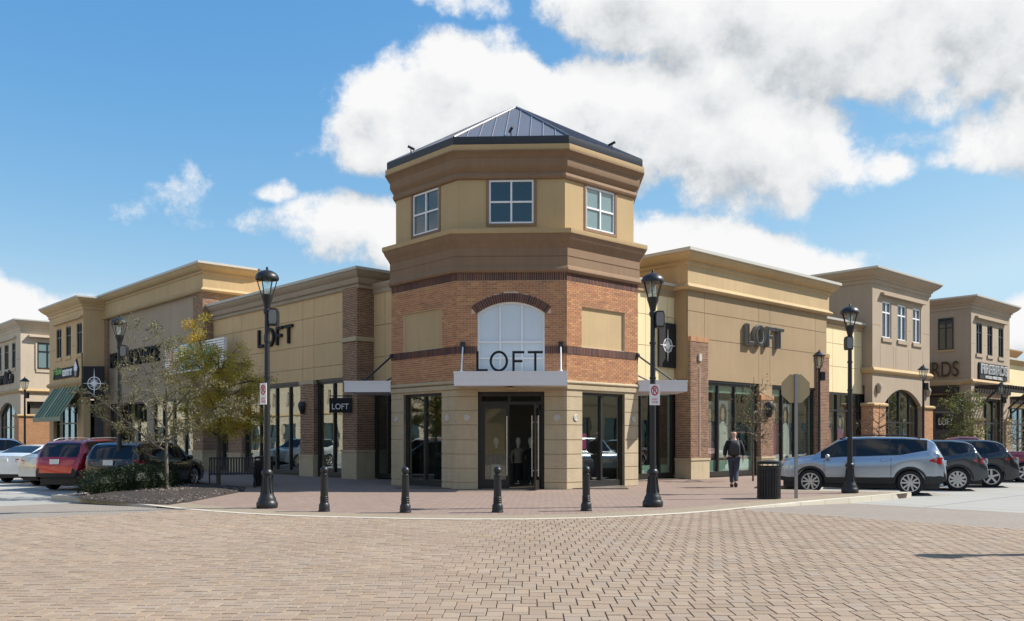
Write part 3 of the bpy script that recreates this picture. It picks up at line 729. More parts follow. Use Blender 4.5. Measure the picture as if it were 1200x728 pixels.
# arched window over the entrance
b = MB(); fo = 4.06; fw = .06
def arch_pts(hw, zs, ri, n=22): return [(-hw + 2 * hw * i / n, arch_z(-hw + 2 * hw * i / n, 0, hw, zs, ri)) for i in range(n + 1)]
oa, ia = arch_pts(1.03, AZS, ARI), arch_pts(.97, AZS - .01, ARI - .045)
for i in range(22): b.plate(TF, [oa[i], oa[i + 1], ia[i + 1], ia[i]], 3.99, fo)
b.box(TF, -1.03, -.97, 3.99, fo, 3.55, AZS); b.box(TF, .97, 1.03, 3.99, fo, 3.55, AZS); b.box(TF, -.97, .97, 3.99, fo, 3.55, 3.61)
for u in (-.335, .335): b.box(TF, u - .03, u + .03, 3.99, fo - .004, 3.61, arch_z(u, 0, .97, AZS, ARI) - .05)
for z in (4.03, 4.53): b.box(TF, -.97, .97, 3.99, fo - .008, z - .03, z + .03)
aw = b.build('arched_window', 'frame_white', tower)
us = (-.97, -.365, -.305, .305, .365, .97)
for i in (0, 2, 4):
    for z0, z1 in ((3.61, 4.0), (4.06, 4.50)): part(aw, 'pane', 'pane_frost', TF, us[i], us[i + 1], 4.01, 4.02, z0, z1)
    b = MB(); n = 10; pts = [(us[i], 4.56), (us[i + 1], 4.56)] + [(us[i + 1] + (us[i] - us[i + 1]) * k / n, arch_z(us[i + 1] + (us[i] - us[i + 1]) * k / n, 0, .98, AZS - .01, ARI - .04)) for k in range(n + 1)]
    b.plate(TF, pts, 4.01, 4.02); b.build('pane', 'pane_frost', aw)
# mouldings
ring('lower_cornice', [(-.15, 6.64), (.0, 6.64), (.08, 6.66), (.115, 6.72), (.10, 6.79), (.05, 6.86), (.05, 7.12), (.035, 7.125), (.035, 7.15), (.05, 7.155), (.05, 7.40), (.075, 7.44), (.10, 7.50), (.15, 7.57), (.21, 7.66), (.25, 7.76), (.27, 7.80)], 'eifs_brown', octo(AP), True)
ring('ledge', [(-.2, 7.80), (.29, 7.80), (.30, 7.83), (.30, 7.94), (-.2, 8.0)], 'eifs_sand', octo(AP), True)
UA = 3.98
for F in FACES:
    b = MB(); wall_open(b, F, 3.80, UA, -UA * T8 + .003, UA * T8 - .003, 7.9, 9.62, [(-.70, .70, 8.18, 9.54)]); b.build('upper_wall', 'eifs_sand', tower)
    b = MB(); 
    for (u0, u1, z0, z1) in ((-.78, -.69, 8.10, 9.56), (.69, .78, 8.10, 9.56), (-.69, .69, 8.10, 8.19)): b.box(F, u0, u1, UA - .05, UA + .025, z0, z1)
    b.build('window_surround', 'eifs_brown', tower)
    storefront(tower, F, UA - .01, -.69, .69, 8.19, 9.535, (0,), (8.86,), .055, .09, 'frame_white', 'pane_painted_sky' if F is TRf else 'pane_dark', 'upper_window')
ro = octo(UA)
ring('upper_cornice', [(-.1, 9.54), (.02, 9.54), (.08, 9.57), (.105, 9.63), (.085, 9.71), (.06, 9.75), (.10, 9.80), (.17, 9.88), (.19, 9.92), (.19, 10.16), (.21, 10.17), (.21, 10.20), (.26, 10.26), (.31, 10.31), (.345, 10.33), (.345, 10.365)], 'eifs_brown', ro, True)
ring('coping', [(-.1, 10.365), (.32, 10.365), (.335, 10.40), (.335, 10.53), (-.1, 10.53)], 'eifs_sand', ro, True)
ring('eaves_fascia', [(-.1, 10.53), (.275, 10.53), (.285, 10.55), (.285, 10.79), (.0, 10.80)], 'fascia_dark', ro, True)
# standing seam roof
RAp, RZ0, RZ1 = 4.22, 10.78, 13.25; hb = RAp * T8
rf = thing('x', 'x', 'x'); bpy.data.objects.remove(rf)
rb = MB(); oc = octo(RAp - .03); rb.add([(*p, RZ0 - .02) for p in oc] + [(XC, YC, RZ1 - .03)], [(k, (k + 1) % 8, 8) for k in range(8)]); roof = rb.build('roof', 'roof_metal', tower)
dirs = [(-math.sin(k * math.pi / 4), -math.cos(k * math.pi / 4)) for k in range(8)]
for k, N in enumerate(dirs):
    T_ = (-N[1], N[0]); F = Fr((XC, YC), T_, N)
    if k not in (0, 1, 2, 6, 7): continue
    def rp_(u, s, up=0): return F.w(u, RAp * (1 - s) + up * .5, RZ0 + (RZ1 - RZ0) * s + up * .86)
    nst = 9; ed = [-hb + 2 * hb * i / nst for i in range(nst + 1)]
    for a, d in zip(ed, ed[1:]):
        pts = [(a + .01, 0), (d - .01, 0)]
        sa, sd_ = 1 - abs(a + .01) / hb, 1 - abs(d - .01) / hb
        pts.append((d - .01, max(0, sd_)))
        if a < 0 < d: pts.append((0, 1))
        pts.append((a + .01, max(0, sa)))
        pts = [p for i, p in enumerate(pts) if i == 0 or p != pts[i - 1]]
        m_ = len(pts); b = MB(); b.add([rp_(u, s) for u, s in pts] + [rp_(u, s, -.02) for u, s in pts], [tuple(range(m_)), tuple(range(2 * m_ - 1, m_ - 1, -1))] + [(i, (i + 1) % m_, m_ + (i + 1) % m_, m_ + i) for i in range(m_)])
        b.build('roof_panel', 'roof_metal', roof)
    for u in ed[1:-1]:
        s1 = 1 - abs(u) / hb; b = MB(); b.tube([rp_(u, 0, .015), rp_(u, s1, .015)], .016, 4); b.build('seam', 'roof_metal', roof)
for p in octo(RAp + .01):
    b = MB(); b.tube([(*p, RZ0 + .015), (XC, YC, RZ1 + .02)], .035, 6); b.build('hip_cap', 'roof_metal', roof)
for F, u in ((TF, .0), (TLf, .55), (TRf, .35)):
    b = MB(); b.tube([F.w(u, 4.16, 10.8), F.w(u, 4.16, 11.0)], .02, 6); x, y, z = F.w(u, 4.17, 11.03)
    b.tube([F.w(u - .05, 4.05, 10.99), F.w(u + .05, 4.25, 11.08)], .045, 8); b.build('roof_camera', 'iron_black', tower)
# ground floor glazing
for F in (TLf, TRf): storefront(tower, F, AP - .10, -OPN, OPN, .03, 3.0, (0,), (), .085, .12, 'frame_black', 'glass', 'shop_window', sill=.20)
# entrance: fixed leaf, open leaf, frame
b = MB()
b.box(TF, -OPN, -.92, 3.86, 4.0, .02, 3.0); b.box(TF, .92, OPN, 3.86, 4.0, .02, 3.0); b.box(TF, -.92, .92, 3.86, 4.0, 2.86, 3.0); b.box(TF, -.10, -.02, 3.87, 3.99, 2.60, 2.86); b.box(TF, -.92, .92, 3.87, 3.995, 2.60, 2.70)
ent = b.build('entrance_frame', 'frame_bronze', tower)
def leaf(F, u0, u1, o, hs):
    b = MB(); st = .11
    b.box(F, u0, u0 + st, o - .05, o, .04, 2.6); b.box(F, u1 - st, u1, o - .05, o, .04, 2.6); b.box(F, u0 + st, u1 - st, o - .05, o, .04, .30); b.box(F, u0 + st, u1 - st, o - .05, o, 2.48, 2.6)
    d = b.build('door', 'frame_bronze', tower); part(d, 'pane', 'glass_door', F, u0 + st, u1 - st, o - .03, o - .02, .30, 2.48)
    for so in (.07, -.12):
        q = MB(); q.tube([F.w(hs, o + so, .42), F.w(hs, o + so, 2.25)], .018, 8)
        for z in (.6, 2.05): q.tube([F.w(hs, o, z), F.w(hs, o + so, z)], .012, 6)
        q.build('pull_handle', 'steel', d)
leaf(TF, -.92, -.06, 3.97, -.13)
a_ = R(100); hx = TF.w(.90, 3.99, 0)
OF = Fr(hx[:2], (math.cos(a_ + math.pi) * 1, -math.sin(a_) * 1), (math.sin(a_), math.cos(a_ + math.pi)))
OF = Fr(hx[:2], (-.19, -.982), (.982, -.19)); leaf(OF, .0, .84, .02, .77)
# round medallions on the stone
for F, u in ((TF, -1.36), (TF, 1.40), (TLf, -1.30), (TRf, -1.32), (TLf, 1.42), (TRf, 1.46)):
    b = MB(); x, y, z = F.w(u, AP + .006, 2.2); vs = []
    for r_, o in ((.105, 0), (.105, .02), (.085, .03), (.06, .02), (.0, .025)):
        for k in range(18): t = k * math.pi / 9; vs.append(F.w(u + r_ * math.cos(t), AP + .006 + o, 2.2 + r_ * math.sin(t)))
    b.add(vs, [(i * 18 + k, i * 18 + (k + 1) % 18, (i + 1) * 18 + (k + 1) % 18, (i + 1) * 18 + k) for i in range(4) for k in range(18)]); b.build('medallion', 'coping_white', tower)
# canopies
def canopy(name, label, poly, z0, z1, rods, loc):
    t = thing(name, label, 'canopy', loc)
    b = MB(); b.prism(poly, z0, z1); f = b.build('fascia', 'canopy_white', t)
    cx_, cy_ = sum(p[0] for p in poly) / len(poly), sum(p[1] for p in poly) / len(poly)
    b = MB(); b.prism([(cx_ + (x - cx_) * 1.012, cy_ + (y - cy_) * 1.02) for x, y in poly], z1 - .03, z1 + .025); b.build('top_trim', 'canopy_white', t)
    b = MB(); b.prism([(cx_ + (x - cx_) * 1.006, cy_ + (y - cy_) * 1.012) for x, y in poly], z0 + .20, z0 + .208); b.build('seam_line', 'frame_white', t)
    for m_, pts, r_ in rods:
        b = MB(); b.tube(pts, r_, 8); b.sphere(pts[0], r_ * 2.4, 10, 6); b.sphere(pts[-1], r_ * 2.4, 10, 6); b.build('strut', m_, t)
    return t
fy = YC - AP - .95
ec = canopy('entrance_canopy', 'white metal canopy over the open store entrance', [(XC - 1.66, YC - AP - .05), (XC - 1.66, fy), (XC + 1.70, fy), (XC + 1.70, YC - AP - .05)], 3.13, 3.53,
       [(m_, [(XC + u, YC - AP - .04, 4.42), (XC + u * 1.0, fy + .42, 3.58)], .022) for u in (-1.48, 1.52) for m_ in ('frame_white',)], (XC, fy, 3.13))
yb = YC - HW - .05
xl0 = at(401.5, yb)[0]; xr1 = at(804.5, yb)[0]
canopy('side_canopy', 'white metal canopy in the shaded recess beside the tower', [(xl0, yb), (xl0 + .1, yb + 1.6), (XC - AP + .3, yb + 3.4), (XC - AP - .02, yb + .02), (XC - AP - .02, yb)], 3.12, 3.47,
       [('iron_black', [TLf.w(HW - .05, AP + .02, 4.32), (xl0 + .55, yb + .5, 3.5)], .035), ('iron_black', [TLf.w(HW - .05, AP - 1.0, 4.1), (xl0 + .95, yb + 1.6, 3.5)], .03)], (xl0, yb, 3.12))
canopy('side_canopy', 'white metal canopy on the sunlit side under the star plaque', [(XC + AP + .02, yb), (XC + AP + .02, yb + .02), (XC + AP - .3, yb + 3.6), (xr1 - .1, yb + 1.9), (xr1, yb)], 3.12, 3.47,
       [('iron_black', [TRf.w(HW - .05, AP + .02, 4.32), (xr1 - .35, yb + .7, 3.5)], .035), ('iron_black', [TRf.w(HW - .05, AP - 1.0, 4.1), (xr1 - 1.0, yb + 1.4, 3.5)], .03)], (xr1, yb, 3.12))
for u in (-1.48, 1.52): part(ec, 'strut_bracket', 'iron_black', TF, u - .07, u + .07, AP + .03, AP + .09, 4.18, 4.52)
sg = thing('canopy_sign', 'thin dark four-letter store name standing on the entrance canopy', 'sign', (XC, fy + .1, 3.555))
loft_letters(sg, Fr((XC, fy + .1), (1, 0), (0, -1)), -1.0, 3.555, 1.98, .60, 0, .05, 'sign_dark', st=.07)
b = MB(); b.lathe([(.0, .0), (.16, .0), (.18, .05), (.05, .09), (.0, .1)], 14, (XC, fy + .45, 3.03)); tag(b.build('ceiling_light', 'eifs_gold'), 'small brass ceiling light under the entrance canopy', 'light')

# ------------------------------------------------------------------ wings of the corner store
def stone_base(root, F, u0, u1, ob, oback, z1, cap=True, m='stone_tan'):
    p = part(root, 'stone_base', m, F, u0 - .03, u1 + .03, oback, ob + .03, 0, z1 - .05)
    if cap: part(root, 'base_cap', m, F, u0 - .06, u1 + .06, oback, ob + .06, z1 - .05, z1 + .03)
lw = thing('store_wing', 'tan stucco store wing with brick pier on the shaded street side', 'building', FL.w(29, -18.65, 0))
part(lw, 'wall', 'eifs_tan', FL, 29.0, 42.35, -31, -18.80, 3.96, 7.95)
part(lw, 'rear_wall', 'interior', FL, 25.0, 42.3, -31, -23.2, 0, 3.96)
panels(lw, FL, -18.80, .05, [29.95, 32.32, 33.22, 38.84, 39.73, 42.3], [3.95, 4.47, 5.395, 6.535, 7.36], 'eifs_tan')
stone_base(lw, FL, 28.97, 29.98, -18.65, -19.6, 1.09)
brick_pier(lw, FL, 28.97, 29.98, -18.65, -19.5, 1.12, 5.30); part(lw, 'pier_band', 'stone_tan', FL, 28.90, 30.05, -19.5, -18.58, 5.30, 5.47); brick_pier(lw, FL, 28.97, 29.98, -18.65, -19.5, 5.47, 7.40)
for u0, u1 in ((32.25, 33.32), (38.75, 40.1)):
    stone_base(lw, FL, u0, u1, -18.68, -19.2, .86); brick_pier(lw, FL, u0, u1, -18.68, -19.2, .89, 3.80); part(lw, 'pier_cap', 'stone_tan', FL, u0 - .05, u1 + .05, -19.2, -18.64, 3.80, 3.955)
part(lw, 'header', 'frame_black', FL, 30.0, 42.3, -19.0, -18.79, 3.86, 3.95)
for u0, u1, ml in ((30.03, 32.2, (30.98,)), (33.37, 38.7, (34.55, 35.75, 37.25)), (40.15, 42.1, (41.1,))): storefront(lw, FL, -18.86, u0, u1, .05, 3.86, ml, (), .085, .14, 'frame_black', 'glass', 'shop_window', sill=.16)
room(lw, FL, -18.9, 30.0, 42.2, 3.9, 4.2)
COR_L = [(0, 7.33), (.05, 7.33), (.06, 7.36), (.06, 7.44), (.02, 7.46), (.02, 7.49), (.09, 7.51), (.12, 7.56), (.12, 7.72), (.16, 7.74), (.22, 7.80), (.28, 7.88), (.30, 7.93), (.30, 7.965), (0, 7.965)]
moulding(lw, FL, [(28.93, -24), (28.93, -18.72), (42.3, -18.72)], COR_L, 'eifs_grey'); moulding(lw, FL, [(28.93, -24), (28.93, -18.72), (42.3, -18.72)], [(0, 7.965), (.34, 7.965), (.36, 7.99), (.36, 8.08), (0, 8.10)], 'coping_white', 'coping')
# recessed bay between the pier and the tower
part(lw, 'bay_wall', 'eifs_tan', FL, 24.6, 29.0, -24, -19.46, 3.5, 7.45)
panels(lw, FL, -19.46, .05, [25.0, 26.6, 28.18, 28.95], [3.5, 4.7, 5.92, 7.2], 'eifs_tan')
moulding(lw, FL, [(24.8, -19.44), (28.95, -19.44)], [(0, 7.15), (.06, 7.15), (.08, 7.22), (.08, 7.30), (.14, 7.38), (.18, 7.48), (.18, 7.53), (0, 7.55)], 'eifs_grey')
storefront(lw, FL, -19.46, 25.4, 28.95, .05, 3.5, (27.0, 28.1), (), .085, .14, 'frame_black', 'glass', 'shop_window', sill=.16)
sg = thing('wall_sign', 'dark four-letter store name on the shaded tan wall behind the lamp', 'sign', FL.w(35.5, -18.75, 5.6)); loft_letters(sg, FL, 37.06, 5.62, 3.1, .80, -18.72, .09, 'sign_dark', rev=True, st=.13)
def blade(label, F, u, o0, o1, z0, z1, rev, loft=True):
    t = thing('blade_sign', label, 'sign', F.w(u, o0, z0)); part(t, 'board', 'sign_dark', F, u - .06, u + .06, o0 + .12, o1, z0, z1)
    for z in (z0 + .12, z1 - .12): q = MB(); q.tube([F.w(u, o0, z), F.w(u, o0 + .14, z)], .018, 6); q.build('bracket', 'iron_black', t)
    return t
t = thing('hanging_sign', 'black plaque with white store name hung on the shaded brick pier under the canopy', 'sign', (xl0, yb, 2.5))
bs = Fr(FL.w(29.55, -18.3, 0)[:2], (1, 0), (0, -1)); part(t, 'board', 'sign_dark', bs, -.43, .43, -.04, .04, 2.55, 3.12); text('LOFT', bs, -.32, 2.68, .22, .042, .012, 'sign_white', t, width=.64)
for u in (-.3, .3): q = MB(); q.tube([bs.w(u, 0, 3.12), bs.w(u, 0, 3.2)], .015, 6); q.build('hanger', 'iron_black', t)
q = MB(); q.tube([bs.w(-.45, 0, 3.2), bs.w(.45, 0, 3.2)], .02, 6); q.tube([bs.w(0, 0, 3.2), FL.w(29.5, -18.66, 3.2)], .02, 6); q.build('bracket', 'iron_black', t)
def sconce(F, u, o, z, label, m='iron_black', k=1.0):
    t = thing('wall_lamp', label, 'lamp', F.w(u, o, z)); part(t, 'back_plate', m, F, u - .10 * k, u + .10 * k, o, o + .03, z - .22 * k, z + .22 * k)
    b = MB(); vs = []
    for (r_, zz) in ((.10, -.26), (.19, .02), (.20, .14), (.14, .26)):
        for k_ in range(9): a = math.pi * k_ / 8; vs.append(F.w(u + r_ * k * math.cos(a), o + .03 + r_ * k * math.sin(a), z + zz * k))
    b.add(vs, [(i * 9 + j, i * 9 + j + 1, (i + 1) * 9 + j + 1, (i + 1) * 9 + j) for i in range(3) for j in range(8)] + [tuple(range(9)), tuple(range(27, 36))]); b.build('shade', m, t, smooth=40); return t
sconce(FL, 33.04, -18.67, 2.84, 'black wall lamp on the shaded narrow brick pier')

rw_ = thing('store_wing', 'taupe stucco store wing with gold cornice on the sunlit street', 'building', FR_.w(28, -20.3, 0))
part(rw_, 'wall', 'eifs_taupe', FR_, 27.95, 38.72, -34, -20.44, 3.86, 8.6)
part(rw_, 'rear_wall', 'interior', FR_, 25.0, 42.7, -34, -24.6, 0, 3.86)
panels(rw_, FR_, -20.44, .05, [27.97, 29.06, 32.94, 33.81, 37.65, 38.70], [3.85, 5.445, 6.465, 7.30], 'eifs_taupe')
for u0, u1, s in ((28.0, 29.15, (True, False)), (37.70, 38.72, (True, True))):
    stone_base(rw_, FR_, u0, u1, -20.27, -21.0, .77); brick_pier(rw_, FR_, u0, u1, -20.27, -21.0, .80, 5.28)
    b = MB(); soldiers(b, FR_, -20.28, .03, u0 - .02, u1 + .02, 5.29, 5.47); q = b.build('pier_cap_bricks', 'brick_cap', rw_); q['kind'] = 'stuff'; part(rw_, 'pier_top', 'brick_cap', FR_, u0 - .015, u1 + .015, -21.0, -20.27, 5.285, 5.475)
stone_base(rw_, FR_, 32.96, 33.92, -20.29, -20.9, .77); brick_pier(rw_, FR_, 32.96, 33.92, -20.29, -20.9, .80, 3.18)
b = MB(); soldiers(b, FR_, -20.30, .03, 32.94, 33.94, 3.19, 3.38); q = b.build('pier_cap_bricks', 'brick_cap', rw_); q['kind'] = 'stuff'; part(rw_, 'pier_top', 'brick_cap', FR_, 32.955, 33.925, -20.9, -20.29, 3.185, 3.385)
part(rw_, 'pier_head', 'eifs_taupe', FR_, 32.94, 33.93, -20.9, -20.36, 3.39, 3.85)
part(rw_, 'header', 'frame_black', FR_, 29.1, 37.7, -20.8, -20.43, 3.77, 3.845)
def mintframe(F, o, u0, u1, z0, z1, root, wd=.30):
    b = MB()
    for a in ((u0, u0 + wd * .55, z0, z1), (u1 - wd * .55, u1, z0, z1), (u0, u1, z0, z0 + wd * 1.5), (u0, u1, z1 - wd, z1)): b.box(F, a[0], a[1], o - .03, o, a[2], a[3])
    b.build('display_surround', 'mint', root)
for u0, u1, ml in ((29.18, 32.93, (30.16, 31.35)), (33.95, 37.69, (35.02, 36.11))):
    storefront(rw_, FR_, -20.50, u0, u1, .05, 3.77, ml, (), .085, .14, 'frame_black', 'glass', 'shop_window', sill=.20); mintframe(FR_, -20.61, u0 + .1, u1 - .1, .25, 3.7, rw_)
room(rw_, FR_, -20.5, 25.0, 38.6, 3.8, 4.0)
COR_G = [(0, 0), (.10, 0), (.16, .03), (.20, .09), (.17, .15), (.10, .19), (.06, .24), (.06, .92), (.10, .94), (.14, .98), (.12, 1.03), (.12, 1.07), (.20, 1.10), (.30, 1.18), (.38, 1.27), (.42, 1.34), (.42, 1.37), (0, 1.37)]
COP_G = [(0, 1.37), (.46, 1.37), (.48, 1.39), (.48, 1.50), (0, 1.53)]
def gold(root, F, pts, z, m='eifs_gold', k=1.0):
    moulding(root, F, pts, [(o, z + a * k) for o, a in COR_G], m); moulding(root, F, pts, [(o, z + a * k) for o, a in COP_G], 'coping_white', 'coping')
gold(rw_, FR_, [(27.93, -29), (27.93, -20.38), (38.74, -20.38), (38.74, -29)], 7.27)
part(rw_, 'bay_wall', 'eifs_cream', FR_, 23.0, 28.0, -26, -21.06, 3.5, 7.4)
panels(rw_, FR_, -21.06, .05, [23.3, 24.9, 26.18, 27.49, 27.95], [3.5, 5.055, 6.22, 7.1], 'eifs_cream')
moulding(rw_, FR_, [(23.3, -21.04), (27.95, -21.04)], [(0, 7.0), (.06, 7.0), (.10, 7.06), (.08, 7.14), (.08, 7.24), (.16, 7.32), (.20, 7.38), (.20, 7.40), (0, 7.40)], 'eifs_taupe'); moulding(rw_, FR_, [(23.3, -21.04), (27.95, -21.04)], [(0, 7.40), (.24, 7.40), (.25, 7.42), (.25, 7.49), (0, 7.51)], 'coping_white', 'coping')
storefront(rw_, FR_, -21.06, 23.6, 27.95, .05, 3.5, (24.9, 26.0, 27.1), (), .085, .14, 'frame_bronze', 'glass', 'shop_window', sill=.20); mintframe(FR_, -21.16, 23.7, 27.85, .25, 3.4, rw_, .2)
sg = thing('wall_sign', 'deep grey four-letter store name on the sunlit taupe wall', 'sign', FR_.w(33, -20.39, 5.45)); loft_letters(sg, FR_, 31.80, 5.42, 2.85, .88, -20.36, .16, 'sign_grey', st=.15); loft_letters(sg, FR_, 31.83, 5.45, 2.79, .82, -20.20, .02, 'sign_dark', st=.09)
def star(root, F, u, z, r1, o, m):
    for k in range(16):
        L_ = r1 * (1 if k % 4 == 0 else .62 if k % 2 == 0 else .42) * (1.25 if k in (4, 12) else 1); a = k * math.pi / 8; wd = r1 * (.085 if k % 4 == 0 else .055)
        b = MB(); b.plate(F, [(u, z), (u + wd * math.cos(a + .9), z + wd * math.sin(a + .9)), (u + L_ * math.cos(a), z + L_ * math.sin(a)), (u + wd * math.cos(a - .9), z + wd * math.sin(a - .9))], o, o + .012 + .001 * (k % 4)); b.build('ray', m, root)
    b = MB(); n = 28; vs = [F.w(u + q * r1 * math.cos(2 * math.pi * i / n), oo, z + q * r1 * math.sin(2 * math.pi * i / n)) for i in range(n) for q, oo in ((.55, o), (.55, o + .01), (.49, o + .01), (.49, o))]
    b.add(vs, [(i * 4 + j, i * 4 + (j + 1) % 4, ((i + 1) % n) * 4 + (j + 1) % 4, ((i + 1) % n) * 4 + j) for i in range(n) for j in range(4)]); b.build('ring', m, root)
t = thing('star_plaque', 'black plaque with white compass star on the sunlit cream recess wall', 'sign', FR_.w(27.4, -21.0, 4.3)); part(t, 'board', 'sign_dark', FR_, 26.88, 27.90, -20.98, -20.90, 4.28, 5.98); star(t, FR_, 27.39, 5.12, .50, -20.898, 'sign_white')
sconce(FR_, 33.45, -20.28, 2.78, 'black wall lamp on the sunlit narrow brick pier', k=1.25)
b = MB(); b.box(FR_, 28.46, 28.62, -20.27, -20.2, 4.55, 4.82); b.box(FR_, 28.535, 28.565, -20.27, -20.245, .9, 4.3); tag(b.build('junction_box', 'coping_white'), 'small white electrical box with conduit on the sunlit brick pier', 'box')
# lower link beyond
lk_ = thing('shop_building', 'low cream shop with plain parapet next to the taupe wing', 'building', FR_.w(39, -20.6, 0))
part(lk_, 'wall', 'eifs_cream', FR_, 38.73, 43.0, -34, -20.70, 3.78, 7.2); panels(lk_, FR_, -20.70, .05, [38.76, 39.78, 42.28, 43.0], [3.76, 5.0, 6.09, 6.95], 'eifs_cream')
moulding(lk_, FR_, [(38.74, -20.66), (42.95, -20.66)], [(0, 6.86), (.07, 6.86), (.10, 6.93), (.08, 7.0), (.16, 7.1), (.18, 7.16), (0, 7.16)], 'eifs_taupe'); moulding(lk_, FR_, [(38.74, -20.66), (42.95, -20.66)], [(0, 7.16), (.24, 7.16), (.25, 7.26), (0, 7.28)], 'coping_white', 'coping')
storefront(lk_, FR_, -20.66, 39.0, 42.55, .05, 3.74, (40.25, 41.5), (2.9,), .085, .14, 'frame_black', 'glass', 'shop_window', sill=.20); room(lk_, FR_, -20.7, 38.8, 42.7, 3.78, 3.5)
# ------------------------------------------------------------------ the other shops of the two rows
def upper_windows(root, F, o, sp, z0, z1, fm, gm, sillm):
    for u0, u1 in sp:
        storefront(root, F, o - .05, u0, u1, z0, z1, ((u0 + u1) / 2,), (z0 + (z1 - z0) * .70,), .07, .09, fm, gm, 'upper_window')
        b = MB(); b.box(F, u0 - .08, u1 + .08, o - .02, o + .07, z0 - .20, z0 - .002); b.build('sill', sillm, root)
COR_T = [(0, 0), (.04, 0), (.06, .04), (.06, .18), (.12, .20), (.14, .24), (.14, .28), (.22, .33), (.34, .42), (.44, .52), (.48, .58), (.48, .61), (0, .61)]
def twostorey(name, label, F, o, u0, u1, m, wins, opening, fm, gm, back, z1=9.25, side=None):
    t = thing(name, label, 'building', F.w((u0 + u1) / 2, o, 0))
    part(t, 'core', m, F, u0 + .01, u1 - .01, o - back, o - .405, 0 if opening is None else 4.2, z1 + .3)
    ops = [(a, b_, 6.63, 8.47) for a, b_ in wins]
    b = MB()
    if opening and opening[0] == 'arch':
        _, uc, hw, zs, ri = opening
        wall_open(b, F, o - .4, o, u0, u1, 0, z1, ops + [(uc - hw, uc + hw, 0, 4.6)]); arch_over(b, F, o - .4, o, uc, hw, zs, ri, 4.6)
    elif opening: wall_open(b, F, o - .4, o, u0, u1, 0, z1, ops + [opening[1]])
    else: wall_open(b, F, o - .4, o, u0, u1, 0, z1, ops)
    b.build('wall', m, t); part(t, 'window_back', 'interior', F, u0 + .3, u1 - .3, o - .41, o - .34, 6.3, 8.8)
    us = [u0] + [x for a, b_ in wins for x in (a - .22, b_ + .22)] + [u1]
    upper_windows(t, F, o, wins, 6.63, 8.47, fm, gm, m)
    pts = [(u0, o - back), (u0, o), (u1, o), (u1, o - back)]
    moulding(t, F, pts, [(a, z1 + z) for a, z in COR_T], m); moulding(t, F, pts, [(0, z1 + .61), (.52, z1 + .61), (.53, z1 + .63), (.53, z1 + .71), (0, z1 + .73)], 'coping_white', 'coping')
    moulding(t, F, pts, [(0, 4.80), (.06, 4.80), (.12, 4.86), (.16, 4.95), (.12, 5.03), (.06, 5.09), (0, 5.10)], 'eifs_sand', 'ledge')
    b = MB(); b.box(F, wins[0][0] - .25, wins[-1][1] + .25, o, o + .22, 8.72, 8.80); b.box(F, wins[0][0] - .2, wins[-1][1] + .2, o, o + .15, 8.80, 8.86); b.build('hood', m, t)
    # reveal joints below and beside the windows
    for a in us[1:-1]:
        part(t, 'joint', 'eifs_brown', F, a - .012, a + .012, o, o + .003, 5.12, 6.2)
    for z in (7.2,):
        for a, d in zip(us[0::2], us[1::2]):
            if d - a > .05: part(t, 'joint', 'eifs_brown', F, a, d, o, o + .003, z - .012, z + .012)
    return t
def arch_glazing(root, F, o, uc, hw, zs, ri, mull, fm='frame_black'):
    b = MB(); n = 20; f = .10
    P = [(uc - hw + 2 * hw * i / n, arch_z(uc - hw + 2 * hw * i / n, uc, hw, zs, ri)) for i in range(n + 1)]
    for i in range(n): b.plate(F, [P[i], P[i + 1], (P[i + 1][0], P[i + 1][1] - f), (P[i][0], P[i][1] - f)], o - .12, o)
    b.box(F, uc - hw, uc - hw + f, o - .12, o, .05, zs); b.box(F, uc + hw - f, uc + hw, o - .12, o, .05, zs); b.box(F, uc - hw + f, uc + hw - f, o - .12, o, .05, .3)
    for u in mull: b.box(F, u - .05, u + .05, o - .12, o + .003, .3, arch_z(u, uc, hw, zs, ri) - f)
    b.box(F, uc - hw + f, uc + hw - f, o - .12, o - .004, 2.35, 2.43)
    w_ = b.build('arched_window', fm, root); xs = [uc - hw + f] + [x for m_ in mull for x in (m_ - .05, m_ + .05)] + [uc + hw - f]
    for i in range(0, len(xs), 2):
        a, d = xs[i], xs[i + 1]; part(w_, 'pane', 'glass', F, a, d, o - .07, o - .06, .3, 2.35)
        k = 8; pts = [(a, 2.43), (d, 2.43)] + [(d + (a - d) * q / k, arch_z(d + (a - d) * q / k, uc, hw, zs, ri) - f * .5) for q in range(k + 1)]
        b = MB(); b.plate(F, pts, o - .07, o - .06); b.build('pane', 'glass', w_)
def brick_foot(root, F, u0, u1, o, back, z1, cap, m='brick_umber', base=.0):
    brick_pier(root, F, u0, u1, o, back, base, z1, m); moulding(root, F, [(u0, back), (u0, o), (u1, o), (u1, back)], [(0, z1), (.04, z1), (.10, z1 + .05), (.10, z1 + .12), (.04, z1 + .17), (0, z1 + .18)], cap, 'pier_cap')
# arched shop on the sunlit row
rc_ = twostorey('shop_building', 'two-storey taupe shop with white upper windows and wide arched window', FR_, -20.1, 42.72, 49.5, 'eifs_grey', [(43.8, 44.82), (45.55, 46.62), (47.36, 48.38)], ('arch', 46.2, 2.25, 3.25, .85), 'frame_white', 'pane_dark', 13)
arch_glazing(rc_, FR_, -20.3, 46.2, 2.25, 3.25, .85, (44.95, 46.2, 47.45)); room(rc_, FR_, -20.5, 43.2, 49.2, 4.3, 3.5)
brick_foot(rc_, FR_, 42.55, 43.93, -19.98, -20.6, 3.15, 'eifs_sand', 'brick_cap'); brick_foot(rc_, FR_, 48.46, 49.65, -19.98, -20.6, 3.15, 'eifs_sand', 'brick_cap')
sconce(FR_, 43.25, -20.08, 4.05, 'pale shield wall lamp beside the arched shop window', 'eifs_grey', .95); sconce(FR_, 49.1, -20.08, 4.05, 'pale shield wall lamp beyond the arched shop window', 'eifs_grey', .95)
